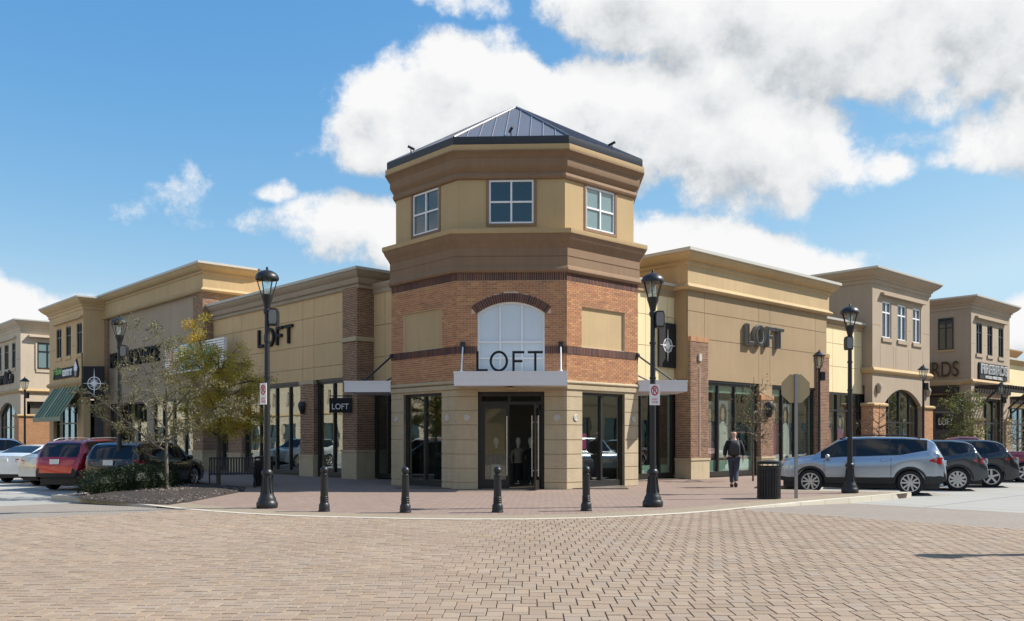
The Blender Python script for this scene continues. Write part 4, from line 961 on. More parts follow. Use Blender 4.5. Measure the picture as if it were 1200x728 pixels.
# restaurant across the alley
rd_ = twostorey('restaurant_building', 'two-storey restaurant block with dark timber pergola and big lettered signs', FR_, -20.1, 55.4, 61.8, 'eifs_grey', [(56.18, 57.12), (57.96, 58.82), (59.82, 60.7)], ('box', (57.2, 60.7, 0, 4.0)), 'frame_black', 'pane_dark', 13)
storefront(rd_, FR_, -20.3, 57.2, 60.7, .05, 4.0, (58.4, 59.5), (2.5,), .10, .12, 'frame_black', 'glass', 'shop_window'); room(rd_, FR_, -20.5, 55.8, 61.4, 4.1, 3.5)
b = MB()
rs = random.Random(2)
for (a, d) in ((55.38, 57.1), (60.8, 61.85)):
    z = 0
    while z < 2.6:
        h = rs.uniform(.16, .3); u = a
        while u < d:
            l = rs.uniform(.25, .55); b.box(FR_, u + .008, min(u + l, d) - .008, -20.3, -19.98 + rs.uniform(-.02, .02), z + .008, min(z + h, 2.62) - .008); u += l
        z += h
q = b.build('stone_veneer', 'stone_veneer', rd_); q['kind'] = 'stuff'
for a, d in ((55.3, 57.15), (60.75, 61.9)): part(rd_, 'veneer_cap', 'eifs_sand', FR_, a, d, -20.3, -19.9, 2.62, 2.78)
sf = Fr(FR_.w(55.4, 0, 0)[:2], FR_.N, (-FR_.T[0], -FR_.T[1]))   # the restaurant's alley wall, u = position along the depth
storefront(rd_, sf, .05, -21.98, -21.10, 6.9, 8.8, (-21.54,), (8.2,), .06, .09, 'frame_black', 'pane_dark', 'side_window')
part(rd_, 'side_window_surround', 'eifs_sand', sf, -22.06, -21.02, .0, .04, 6.78, 6.90)
t = thing('restaurant_sign', 'large bronze lettering on the restaurant alley wall', 'sign', sf.w(-21.5, .02, 5.2)); text('BIRDS', sf, -23.05, 5.25, .95, .01, .10, 'eifs_taupe', t, width=2.3, bold=.02)
text('BIRDS', sf, -23.03, 5.27, .91, .11, .012, 'frame_bronze', t, width=2.26)
part(rd_, 'side_band', 'eifs_sand', sf, -24, -20.6, 0, .18, 4.75, 4.98)
b = MB(); b.box(sf, -24, -20.75, .05, .5, 4.3, 4.65)
for u in (-21.1, -22.6): b.box(sf, u - .06, u + .06, .0, .45, 3.9, 4.3); b.box(sf, u - .05, u + .05, .0, .12, 3.3, 3.95)
b.build('side_pergola', 'timber_dark', rd_)
t = thing('restaurant_sign', 'black sign with white lettering above the restaurant pergola', 'sign', FR_.w(58.8, -20.08, 5.1)); part(t, 'board', 'sign_dark', FR_, 56.45, 61.05, -20.09, -20.0, 5.15, 6.12)
text('FIREBIRDS', FR_, 56.6, 5.45, .60, -19.998, .05, 'sign_white', t, width=4.3, bold=.02); text('FIREBIRDS', FR_, 56.66, 5.47, .55, -19.947, .012, 'sign_grey', t, width=4.18); text('WOOD FIRED GRILL', FR_, 57.3, 5.19, .18, -19.998, .03, 'sign_white', t, width=2.9)
def pergola(root, F, u0, u1, o, z):
    p = MB(); p.box(F, u0, u1, o + .02, o + .14, z - .25, z); p.box(F, u0 - .2, u1 + .2, o + 1.15, o + 1.3, z - .2, z); pg = p.build('pergola_beam', 'timber_dark', root)
    n = int((u1 - u0) / .42)
    for i in range(n + 1): part(pg, 'rafter', 'timber_dark', F, u0 + (u1 - u0) * i / n - .05, u0 + (u1 - u0) * i / n + .05, o + .02, o + 1.6, z, z + .16)
    for u in (u0 + .3, u1 - .3): q = MB(); q.tube([F.w(u, o + .06, z - 1.1), F.w(u, o + 1.1, z - .15)], .06, 6); q.build('pergola_brace', 'timber_dark', root)
pergola(rd_, FR_, 56.0, 61.6, -20.1, 4.55)
far = thing('shop_building', 'long cream shop beyond the restaurant with dark glazing', 'building', FR_.w(68, -20.6, 0))
part(far, 'core', 'eifs_cream', FR_, 61.82, 92, -34, -20.9, 3.6, 6.6); b = MB(); wall_open(b, FR_, -20.9, -20.55, 61.82, 92, 0, 6.6, [(62.6, 66.4, 0, 3.6), (67.4, 71.5, 0, 3.6), (72.5, 76.5, 0, 3.6)]); b.build('wall', 'eifs_cream', far)
for u0, u1 in ((62.6, 66.4), (67.4, 71.5), (72.5, 76.5)): storefront(far, FR_, -20.65, u0, u1, .05, 3.6, (u0 + 1.3, u0 + 2.6), (2.5,), .09, .12, 'frame_black', 'glass', 'shop_window')
room(far, FR_, -20.9, 62, 80, 3.6, 3)
moulding(far, FR_, [(61.84, -20.55), (92, -20.55)], [(0, 6.4), (.1, 6.42), (.14, 6.5), (.3, 6.62), (.3, 6.66), (0, 6.66)], 'eifs_sand'); moulding(far, FR_, [(61.84, -20.55), (92, -20.55)], [(0, 6.66), (.34, 6.66), (.34, 6.78), (0, 6.8)], 'coping_white', 'coping')
pergola(far, FR_, 62.4, 70.0, -20.55, 4.1)
bk = thing('roof_block', 'dark roofed block rising behind the far cream shop', 'building', FR_.w(72, -30, 0)); part(bk, 'wall', 'eifs_grey', FR_, 64, 88, -44, -28, 6, 9.2); moulding(bk, FR_, [(64, -40), (64, -28), (88, -28)], [(0, 8.9), (.1, 8.92), (.5, 9.3), (.5, 9.4), (0, 9.45)], 'eifs_brown')
t = thing('hanging_sign', 'black sign with thin white store name hung in the alley by the arched shop', 'sign', FR_.w(50.2, -20.0, 2.6)); bs = Fr(FR_.w(50.6, -19.7, 0)[:2], CR, (-CF[0], -CF[1])); part(t, 'board', 'sign_dark', bs, -.52, .52, -.05, .05, 2.05, 2.92); text('LOFT', bs, -.40, 2.30, .36, .052, .012, 'sign_white', t, width=.80)
q = MB(); q.tube([bs.w(-.6, 0, 3.0), bs.w(.55, 0, 3.0)], .03, 6); q.tube([bs.w(-.3, 0, 2.9), bs.w(-.3, 0, 3.0)], .02, 6); q.tube([bs.w(.3, 0, 2.9), bs.w(.3, 0, 3.0)], .02, 6); q.build('bracket', 'iron_black', t)
part(rc_, 'alley_return', 'eifs_gold', FR_, 49.51, 54.6, -24.4, -24.0, 0, 6.2)
b = MB(); n = 14
for i in range(n):
    a0, a1 = math.pi * i / n, math.pi * (i + 1) / n
    b.tube([FR_.w(52.2 - 1.5 * math.cos(a0), -23.9, 2.6 + 1.0 * math.sin(a0)), FR_.w(52.2 - 1.5 * math.cos(a1), -23.9, 2.6 + 1.0 * math.sin(a1))], .09, 6)
b.box(FR_, 50.6, 50.8, -24, -23.8, 0, 2.6); b.box(FR_, 53.6, 53.8, -24, -23.8, 0, 2.6); b.build('alley_gate_frame', 'timber_dark', rc_)

# shaded row: home store with tall gold cornice
lb = thing('shop_building', 'taupe home store with tall gold cornice on the shaded row', 'building', FL.w(49, -18.2, 0))
part(lb, 'wall', 'eifs_grey', FL, 42.4, 57.2, -21.25, -18.40, 3.6, 9.8); part(lb, 'low_roof', 'eifs_grey', FL, 42.4, 57.2, -31, -21.25, 3.6, 7.0)
panels(lb, FL, -18.40, .05, [43.05, 46.2, 49.3, 52.4, 55.5], [3.6, 5.1, 6.62, 8.75], 'eifs_grey')
for u0, u1 in ((41.9, 43.05), (55.5, 56.95)):
    stone_base(lb, FL, u0, u1, -18.2, -19.0, .95); brick_pier(lb, FL, u0, u1, -18.2, -19.0, .98, 8.72, 'brick_umber')
gold(lb, FL, [(57.2, -21.3), (41.85, -21.3), (41.85, -18.22), (57.2, -18.22), (57.2, -21.2)], 8.70, k=.93)
storefront(lb, FL, -18.42, 43.1, 48.6, .05, 3.6, (44.5, 46, 47.4), (), .09, .14, 'frame_black', 'glass', 'shop_window'); storefront(lb, FL, -18.42, 49.6, 55.4, .05, 3.6, (51, 52.5, 54), (), .09, .14, 'frame_black', 'glass', 'shop_window'); part(lb, 'mid_pier', 'eifs_grey', FL, 48.62, 49.58, -19, -18.38, 0, 3.6)
room(lb, FL, -18.45, 42.5, 57, 3.6, 4)
t = thing('wall_sign', 'long dark raised lettering on the shaded taupe home store', 'sign', FL.w(51.3, -18.34, 5.6)); text('MEDIAN SOURCE', FL, 55.0, 5.72, .86, -18.34, .14, 'sign_dark', t, rev=True, width=7.4, bold=.02)
t = thing('slatted_sign', 'white slatted board with teal and salmon letters on the shaded wall', 'sign', FL.w(42.5, -18.1, 4.85))
for k in range(12): part(t, 'slat', 'sign_white', FL, 39.05, 46.0, -18.02, -17.97, 4.86 + k * .118, 4.86 + k * .118 + .078)
for u in (39.1, 41.4, 43.7, 45.9): part(t, 'batten', 'sign_white', FL, u - .04, u + .04, -18.12, -18.03, 4.86, 6.24)
for u0, u1, z0, z1, m_ in ((44.95, 45.2, 5.0, 6.1, 'sign_salmon'), (45.25, 45.6, 5.75, 6.05, 'sign_salmon'), (42.75, 43.1, 5.3, 6.2, 'sign_teal'), (43.5, 43.75, 5.75, 6.05, 'sign_teal'), (43.95, 44.2, 5.6, 6.15, 'sign_teal'), (43.2, 43.5, 5.3, 5.5, 'sign_teal'), (42.1, 42.4, 5.0, 6.05, 'sign_teal'), (41.2, 41.5, 5.1, 5.75, 'sign_teal'), (40.4, 40.75, 5.0, 5.95, 'sign_teal'), (44.2, 44.5, 5.0, 5.45, 'sign_salmon'), (43.3, 43.9, 4.95, 5.12, 'sign_teal')):
    part(t, 'letter', m_, FL, u0, u1, -17.965, -17.90, z0, z1)
t = thing('star_banner', 'black banner with white compass star on the shaded row', 'sign', FL.w(55.2, -17.9, 4.2)); bf = Fr(FL.w(55.0, -17.3, 0)[:2], CR, (-CF[0], -CF[1])); part(t, 'board', 'sign_dark', bf, -.62, .62, -.03, .03, 4.0, 5.75); star(t, bf, .05, 4.80, .72, .032, 'sign_white')
q = MB(); q.tube([bf.w(-.7, 0, 5.78), bf.w(.65, 0, 5.78)], .03, 6); q.tube([bf.w(-.68, 0, 4.0), bf.w(-.68, 0, 6.6)], .035, 6); q.build('banner_arm', 'iron_black', t)
for i_ in range(3):
    b = MB(); f2 = FL; u = 45.2 + i_ * 1.3; b.plate(FL, [(u - .5, 2.2), (u + .5, 2.2), (u + .5, 3.1), (u - .5, 3.1)], -18.72, -18.70); tag(b.build('window_poster', 'interior_light'), ('pale square poster hung beside the brick pier of the home store', 'pale square poster hung between two others in the home store', 'pale square poster hung next to the middle pier of the home store')[i_], 'poster', 'pale posters in the home store window')
# green awning shop
lc = twostorey('shop_building', 'two-storey olive shop with slanted green metal awning', FL, -17.0, 55.9, 62.7, 'eifs_tan', [(56.15, 57.15), (58.25, 59.25), (60.15, 61.2)], ('box', (57.0, 61.8, 0, 3.6)), 'frame_black', 'pane_dark', 13)
storefront(lc, FL, -17.2, 57.0, 61.8, .05, 3.6, (58.2, 59.4, 60.6), (2.5,), .09, .12, 'frame_black', 'glass', 'shop_window'); room(lc, FL, -17.4, 56.2, 62.4, 4.1, 3.5)
t = thing('awning', 'slanted green striped metal awning over the frozen dessert shop', 'awning', FL.w(59, -17, 4.7))
aw0, aw1, zt, zb_, pr = 56.2, 61.9, 4.72, 2.85, 1.15
for i in range(9):
    a, d = aw0 + (aw1 - aw0) * i / 9 + .015, aw0 + (aw1 - aw0) * (i + 1) / 9 - .015
    b = MB(); P = [FL.w(a, -16.98, zt), FL.w(d, -16.98, zt), FL.w(d, -16.98 + pr, zb_), FL.w(a, -16.98 + pr, zb_)]; b.add(P + [(x, y, z - .04) for x, y, z in P], [(0, 1, 2, 3), (7, 6, 5, 4), (0, 4, 5, 1), (1, 5, 6, 2), (2, 6, 7, 3), (3, 7, 4, 0)]); b.build('awning_panel', 'awning_pale' if i in (5,) else 'awning_green', t)
    q = MB(); q.tube([FL.w(a - .015, -16.97, zt + .03), FL.w(a - .015, -16.97 + pr, zb_ + .03)], .03, 5); q.build('rib', 'awning_green', t)
part(t, 'valance', 'awning_green', FL, aw0, aw1, -16.98 + pr - .03, -16.98 + pr + .01, zb_ - .26, zb_ - .02)
t = thing('wall_sign', 'green and white frozen dessert sign with cup on the olive shop', 'sign', FL.w(59, -16.95, 5.4))
part(t, 'board', 'sign_dark', FL, 57.4, 61.7, -16.99, -16.94, 5.30, 5.95); text('yellow', FL, 61.6, 5.42, .62, -16.938, .05, 'sign_green', t, rev=True, width=1.9, bold=.03); text('corner', FL, 59.6, 5.42, .40, -16.938, .05, 'sign_white', t, rev=True, width=1.9, bold=.03)
b = MB(); b.plate(FL, [(56.75, 5.25), (57.35, 5.25), (57.5, 5.75), (57.05, 6.35), (56.6, 5.75)], -16.99, -16.93); b.build('cup_outline', 'sign_dark', t); b = MB(); b.plate(FL, [(56.85, 5.62), (57.25, 5.62), (57.38, 5.8), (57.05, 6.22), (56.72, 5.8)], -16.93, -16.90); b.build('cup_top', 'sign_white', t); b = MB(); b.plate(FL, [(56.88, 5.3), (57.22, 5.3), (57.26, 5.6), (56.84, 5.6)], -16.93, -16.90); b.build('cup', 'sign_grey', t)
# pink shop at the end
ld = twostorey('shop_building', 'pinkish two-storey shop with arched window beyond the alley', FL, -17.0, 69.6, 82.0, 'eifs_pink', [(70.95, 71.95), (72.85, 74.05), (74.9, 76.0)], ('arch', 73.3, 2.5, 3.25, .95), 'frame_black', 'pane_dark', 14)
arch_glazing(ld, FL, -17.2, 73.3, 2.5, 3.25, .95, (71.9, 73.3, 74.7)); room(ld, FL, -17.4, 70, 81, 4.3, 3.5)
sl = Fr(FL.w(69.6, 0, 0)[:2], FL.N, (-FL.T[0], -FL.T[1]))
storefront(ld, sl, .05, -19.4, -18.08, 6.57, 8.42, (-18.75,), (7.8,), .07, .09, 'frame_black', 'pane_painted_sky', 'side_window')
b = MB()
for a in ((-19.6, -18.0, 6.3, 6.5), (-18.06, -17.96, 6.5, 8.5)): b.box(sl, a[0], a[1], 0, .05, a[2], a[3])
b.build('side_window_surround', 'eifs_pink', ld); part(ld, 'side_hood', 'eifs_pink', sl, -20, -17.5, 0, .3, 8.78, 8.92)
brick_foot(ld, FL, 69.45, 70.7, -16.85, -19.0, 3.1, 'eifs_sand', 'brick_cap')
t = thing('wall_sign', 'dark raised script lettering on the pinkish shop', 'sign', FL.w(73, -16.95, 5.5)); text('Lane&Co', FL, 76.2, 5.55, 1.0, -16.98, .10, 'sign_dark', t, rev=True, width=4.9, bold=.03)

# the rows on the far sides of both streets, mirrored in the shop glass
def opposite(label, F, o, u0, u1, m, h):
    t = thing('shop_building', label, 'building', F.w((u0 + u1) / 2, o, LOT)); part(t, 'core', m, F, u0, u1, o - 10, o - .4, LOT, h)
    ops = []; n = int((u1 - u0) / 5); st = (u1 - u0) / n
    for i in range(n): c0 = u0 + (i + .5) * st; ops += [(c0 - 1.7, c0 + 1.7, .0, 3.4)] + [(c0 - .9 + k * 1.3 - .3, c0 - .9 + k * 1.3 + .3, 5.6, 7.4) for k in range(2)]
    b = MB(); wall_open(b, F, o - .4, o, u0, u1, LOT, h, ops); b.build('wall', m, t)
    for i, q in enumerate(ops): part(t, 'pane', 'pane_dark', F, q[0], q[1], o - .3, o - .25, q[2], q[3]); part(t, 'mullion', 'frame_black', F, (q[0] + q[1]) / 2 - .05, (q[0] + q[1]) / 2 + .05, o - .25, o - .15, q[2], q[3])
    moulding(t, F, [(u0, o - 8), (u0, o), (u1, o), (u1, o - 8)], [(a, h + z) for a, z in COR_T], 'eifs_gold'); moulding(t, F, [(u0, o), (u1, o)], [(0, 4.4), (.12, 4.45), (.12, 4.6), (0, 4.7)], 'eifs_gold', 'ledge')
    return t
OL = Fr((0, 0), (-S2, S2), (S2, S2)); ORt = Fr((0, 0), (S2, S2), (-S2, S2))
opposite('cream shop row across the shaded street, seen mirrored in the glass', OL, -18, 8, 44, 'eifs_cream', 8.2); opposite('tan shop row further along the far kerb, seen mirrored in the glass', OL, -18, 45, 170, 'eifs_pink', 8.8)
opposite('tan shop row across the sunlit street, seen mirrored in the glass', ORt, -15, 14, 170, 'eifs_tan', 8.4)

t = thing('gabled_hall', 'brown gabled hall across the junction, seen mirrored in the entrance glass', 'building', (0, -34, LOT)); part(t, 'wall', 'eifs_sand', WD, -22, 24, -46, -34, LOT, 5.2); hr_ = MB()
for x0 in (-14, -4, 6): hr_.plate(Fr((0, 0), (1, 0), (0, 1)), [(x0, 5.2), (x0 + 9, 5.2), (x0 + 4.5, 9.6)], -46, -33.6)
hr_.build('gabled_roof', 'brick_umber', t)
for x0 in (-16, -10, -4, 2, 8, 14): part(t, 'pane', 'pane_dark', WD, x0, x0 + 2.6, -34.0, -33.95, .6, 3.6)
# ------------------------------------------------------------------ street furniture
def street_lamp(label, xy, group=None, speaker=1, z=0.0, top=5.34):
    t = thing('street_lamp', label, 'street lamp', (xy[0], xy[1], z), group); x, y = xy; zt = z + top
    b = MB(); b.lathe([(.0, 0), (.225, 0), (.235, .04), (.235, .11), (.21, .15), (.195, .18), (.195, .21), (.165, .26), (.135, .36), (.115, .50), (.10, .66), (.098, .74), (.125, .76), (.13, .80), (.11, .84), (.095, .86), (.0, .86)], 20, (x, y, z)); b.build('base', 'iron_black', t, smooth=35)
    for k in range(10):
        a = k * math.pi / 5; q = MB(); q.tube([(x + .145 * math.cos(a), y + .145 * math.sin(a), z + .33), (x + .117 * math.cos(a), y + .117 * math.sin(a), z + .52), (x + .102 * math.cos(a), y + .102 * math.sin(a), z + .70)], .012, 5); q.build('flute', 'iron_black', t)
    b = MB(); b.lathe([(.075, .86), (.072, 1.3), (.055, 4.2), (.055, top - 1.0), (.075, top - .98), (.085, top - .92), (.07, top - .88)], 14, (x, y, z)); b.build('pole', 'iron_black', t, smooth=35)
    b = MB(); b.lathe([(.06, top - .90), (.075, top - .80), (.10, top - .70), (.13, top - .62), (.135, top - .56), (.11, top - .55), (.0, top - .55)], 16, (x, y, z)); b.build('cup', 'iron_black', t, smooth=35)
    for k in range(6):
        a = k * math.pi / 3 + .3; b = MB(); b.tube([(x + .12 * math.cos(a), y + .12 * math.sin(a), zt - .58), (x + .165 * math.cos(a), y + .165 * math.sin(a), zt - .42), (x + .225 * math.cos(a), y + .225 * math.sin(a), zt - .20)], .012, 5); b.build('cage_bar', 'iron_black', t)
    b = MB(); b.lathe([(.0, -.56), (.07, -.55), (.075, -.5), (.075, -.24), (.05, -.2), (.0, -.2)], 12, (x, y, zt)); b.build('lens', 'glass', t, smooth=35)
    b = MB(); b.lathe([(.0, -.21), (.255, -.22), (.262, -.19), (.255, -.15), (.235, -.11), (.19, -.06), (.12, -.025), (.05, -.005), (.035, .0), (.02, .02), (.03, .045), (.02, .065), (.0, .075)], 22, (x, y, zt)); b.build('dome', 'iron_black', t, smooth=40)
    if speaker:
        F = Fr((x, y), CR, (-CF[0], -CF[1])); sx = .15 * speaker
        b = MB(); pts = [(sx - .09, -.20), (sx + .09, -.20), (sx + .105, -.1), (sx + .105, .1), (sx + .08, .18), (sx - .08, .18), (sx - .105, .1), (sx - .105, -.1)]
        b.plate(F, [(u, zt - 1.05 + w_) for u, w_ in pts], -.1, .1); sp = b.build('speaker', 'iron_black', t)
        b = MB(); b.plate(F, [(sx + (u - sx) * .8, zt - 1.05 + w_ * .8) for u, w_ in pts], .1, .108); b.build('speaker_grille', 'sign_grey', sp)
        for zz in (-1.6, -2.4): b = MB(); b.lathe([(.062, zz - .03), (.075, zz - .025), (.075, zz + .025), (.062, zz + .03)], 12, (x, y, zt)); b.build('clamp', 'iron_black', t)
    return t
LR, LLp, LRR = gp(765, 594), gp(313, 595.5), gp(996, 578)
street_lamp('tall black street lamp with speaker by the sunlit corner of the tower', LR); street_lamp('tall black street lamp in front of the shaded tan wing', LLp); street_lamp('tall black street lamp by the silver SUV', LRR, speaker=-.25)
street_lamp('tall black street lamp rising behind the hedge and small tree', at(140, 27.7), speaker=1); street_lamp('black street lamp standing further along the far kerb, casting a long shadow', (10.55, 12.95))
def lantern(label, xy, top=4.93, z=0.0):
    t = thing('lantern_post', label, 'street lamp', (xy[0], xy[1], z)); x, y = xy
    b = MB(); b.lathe([(.0, 0), (.2, 0), (.2, .1), (.13, .2), (.09, .6), (.09, .7), (.06, .75), (.045, top - .75), (.06, top - .72), (.06, top - .68), (.03, top - .66), (.0, top - .66)], 14, (x, y, z)); b.build('pole', 'iron_black', t, smooth=35)
    for k in range(4):
        a = k * math.pi / 2 + .78; b = MB(); b.tube([(x + .06 * math.cos(a), y + .06 * math.sin(a), z + top - .68), (x + .13 * math.cos(a), y + .13 * math.sin(a), z + top - .56), (x + .20 * math.cos(a), y + .20 * math.sin(a), z + top - .2)], .014, 5); b.build('cage_bar', 'iron_black', t)
    b = MB(); b.lathe([(.07, -.64), (.11, -.56), (.16, -.22), (.0, -.22)], 8, (x, y, z + top)); b.build('lantern_glass', 'glass_door', t)
    b = MB(); b.lathe([(.0, -.22), (.235, -.22), (.245, -.19), (.13, -.10), (.09, -.05), (.03, -.03), (.025, .02), (.0, .06)], 14, (x, y, z + top)); b.build('cap', 'iron_black', t, smooth=35)
    F = Fr((x, y), CR, (-CF[0], -CF[1])); part(t, 'speaker', 'iron_black', F, .03, .2, -.1, .1, z + top - 1.15, z + top - .82)
    return t
lantern('black lantern post before the sunlit end pier of the taupe wing', at(960, 34)); lantern('black lantern post before the arched shop window', at(1082, 40.7)); lantern('black lantern post by the pinkish shop', at(29, 49)); lantern('black lantern post under the restaurant sign', at(1174, 47.5), 4.6)
def no_parking(label, xy, off, turn=0):
    c0, s0 = math.cos(YAW + turn), math.sin(YAW + turn); F = Fr(xy, (c0, s0), (s0, -c0)); t = thing('parking_sign', label, 'sign', (*F.w(off, .07, 0)[:2], 2.2)); z0 = 2.32; k = .76
    part(t, 'plate', 'sign_white', F, off - .155 * k, off + .155 * k, .075, .085, z0, z0 + .48)
    b = MB(); n = 24; zc_ = z0 + .33
    vs = [F.w(off + q * .115 * k * math.cos(2 * math.pi * i / n), oo, zc_ + q * .115 * math.sin(2 * math.pi * i / n)) for i in range(n) for q, oo in ((1, .085), (1, .09), (.72, .09), (.72, .085))]
    b.add(vs, [(i * 4 + j, i * 4 + (j + 1) % 4, ((i + 1) % n) * 4 + (j + 1) % 4, ((i + 1) % n) * 4 + j) for i in range(n) for j in range(4)]); b.build('prohibition_ring', 'sign_red', t)
    b = MB(); b.plate(F, [(off - .075 * k, zc_ + .055), (off - .055 * k, zc_ + .078), (off + .075 * k, zc_ - .055), (off + .055 * k, zc_ - .078)], .085, .0905); b.build('prohibition_bar', 'sign_red', t)
    text('P', F, off - .045 * k, zc_ - .065, .13, .0852, .003, 'sign_dark', t, width=.09 * k); text('ANY', F, off - .09 * k, z0 + .11, .05, .0852, .003, 'sign_red', t, width=.18 * k); text('TIME', F, off - .10 * k, z0 + .04, .05, .0852, .003, 'sign_red', t, width=.20 * k)
no_parking('white no parking sign strapped to the lamp at the sunlit corner', LR, .03); no_parking('white no parking sign strapped to the lamp before the shaded wall', LLp, -.03, R(-38))
bol = None
for i, (p, lb_) in enumerate((((380, 599.5), 'black ball-top bollard next to the lamp before the shaded wall'), ((475, 600.8), 'black ball-top bollard before the shaded tower window'), ((583, 600.5), 'black ball-top bollard in front of the store entrance'), ((687, 598.8), 'black ball-top bollard before the sunlit tower window'))):
    xy = gp(*p)
    if bol is None:
        bol = thing('bollard', lb_, 'bollard', (*xy, 0), 'bollards along the flush kerb'); x, y = xy
        b = MB(); b.lathe([(.0, 0), (.125, 0), (.125, .03), (.115, .04), (.115, .14), (.10, .17), (.09, .19), (.0, .19)], 18, (x, y, 0)); b.build('base', 'iron_black', bol, smooth=35)
        b = MB(); b.lathe([(.085, .19), (.092, .21), (.092, .23), (.083, .24), (.092, .255), (.092, .275), (.083, .285), (.090, .30), (.090, .32), (.082, .33), (.077, .76), (.085, .77), (.085, .79), (.06, .80), (.05, .83), (.0, .83)], 18, (x, y, 0)); b.build('post', 'iron_black', bol, smooth=35)
        b = MB(); b.sphere((x, y, .885), .085, 18, 12); b.build('ball', 'iron_black', bol, smooth=60)
    else:
        c_ = copy_tree(bol); c_.location = (*xy, 0); c_['label'] = lb_
def litter_bin(label, xy):
    t = thing('litter_bin', label, 'bin', (*xy, 0)); x, y = xy
    b = MB(); b.lathe([(.0, .05), (.25, .05), (.25, .85), (.0, .85)], 20, (x, y, 0)); b.build('liner', 'iron_black', t, smooth=35)
    for k in range(26):
        a = 2 * math.pi * k / 26; c_, s_ = math.cos(a), math.sin(a); F = Fr((x, y), (-s_, c_), (c_, s_)); part(t, 'slat', 'iron_black', F, -.022, .022, .285, .297, .03, .80)
    for z0, z1 in ((.02, .06), (.60, .63), (.78, .82), (.90, .94)):
        b = MB(); n = 26; vs = [(x + r_ * math.cos(2 * math.pi * i / n), y + r_ * math.sin(2 * math.pi * i / n), z) for i in range(n) for r_, z in ((.303, z0), (.303, z1), (.27, z1), (.27, z0))]
        b.add(vs, [(i * 4 + j, i * 4 + (j + 1) % 4, ((i + 1) % n) * 4 + (j + 1) % 4, ((i + 1) % n) * 4 + j) for i in range(n) for j in range(4)]); b.build('hoop', 'iron_black', t)
    for k in range(13):
        a = 2 * math.pi * k / 13; b = MB(); b.tube([(x + .285 * math.cos(a + s), y + .285 * math.sin(a + s), z) for s, z in ((-.12, .81), (0, .91), (.12, .81))], .008, 4); b.build('scroll', 'iron_black', t)
    b = MB(); b.lathe([(.10, .93), (.28, .94), (.29, .965), (.12, 1.0), (.10, .98)], 22, (x, y, 0)); b.build('lid_ring', 'iron_black', t, smooth=35); return t
litter_bin('black slatted litter bin on the sunlit corner beside the stop sign', gp(901, 584.4)); litter_bin('black slatted litter bin by the shaded bench', at(309, 29.0))
sx, sy = gp(933, 584.3); F = Fr((sx, sy), CR, (-CF[0], -CF[1])); t = thing('stop_sign', 'tan-painted back of a stop sign on a grey post', 'sign', (sx, sy, 0))
b = MB(); r8 = .40; b.plate(F, [(r8 * math.cos(math.pi / 8 + k * math.pi / 4), 2.86 + r8 * math.sin(math.pi / 8 + k * math.pi / 4)) for k in range(8)], -.05, -.045); b.build('plate', 'stop_back', t)
b = MB(); b.plate(F, [(r8 * .99 * math.cos(math.pi / 8 + k * math.pi / 4), 2.86 + r8 * .99 * math.sin(math.pi / 8 + k * math.pi / 4)) for k in range(8)], -.052, -.05); b.build('face', 'sign_red', t)
b = MB(); b.box(F, -.035, .035, -.04, .03, 0, 3.24); b.build('post', 'galv', t)
# bench in the shade, seen from behind and the side
bc = Vector(at(272, 28.2)); t = thing('bench', 'black metal bench with curled legs in the tower shade', 'bench', (bc.x, bc.y, 0)); bf = Fr((bc.x, bc.y), (.93, .37), (.37, -.93))
for k in range(16): part(t, 'back_slat', 'iron_black', bf, -.62 + k * .0827 - .027, -.62 + k * .0827 + .027, .245, .262, .46, .94)
for k in range(13): part(t, 'slat', 'iron_black', bf, -.66 + k * .11 - .035, -.66 + k * .11 + .035, -.22, .24, .43, .45)
b = MB(); b.tube([bf.w(-.68, .27, .95), bf.w(.68, .27, .95)], .022, 6); b.tube([bf.w(-.68, .24, .44), bf.w(.68, .24, .44)], .02, 6); b.tube([bf.w(-.68, -.24, .44), bf.w(.68, -.24, .44)], .02, 6); b.build('rail', 'iron_black', t)
for u in (-.68, .68):
    for pts in ([(.27, .95), (.25, .5), (.24, .44), (.20, .30), (.26, .12), (.32, 0)], [(-.24, .44), (-.18, .30), (-.22, .12), (-.30, 0)], [(.2, .3), (.0, .22), (-.18, .3)]):
        b = MB(); b.tube([bf.w(u, o, z) for o, z in pts], .022, 6); b.build('leg', 'iron_black', t)
    b = MB(); b.tube([bf.w(u, o, z) for o, z in ((.25, .66), (.0, .68), (-.24, .66), (-.28, .58), (-.24, .44))], .02, 6); b.build('armrest', 'iron_black', t)

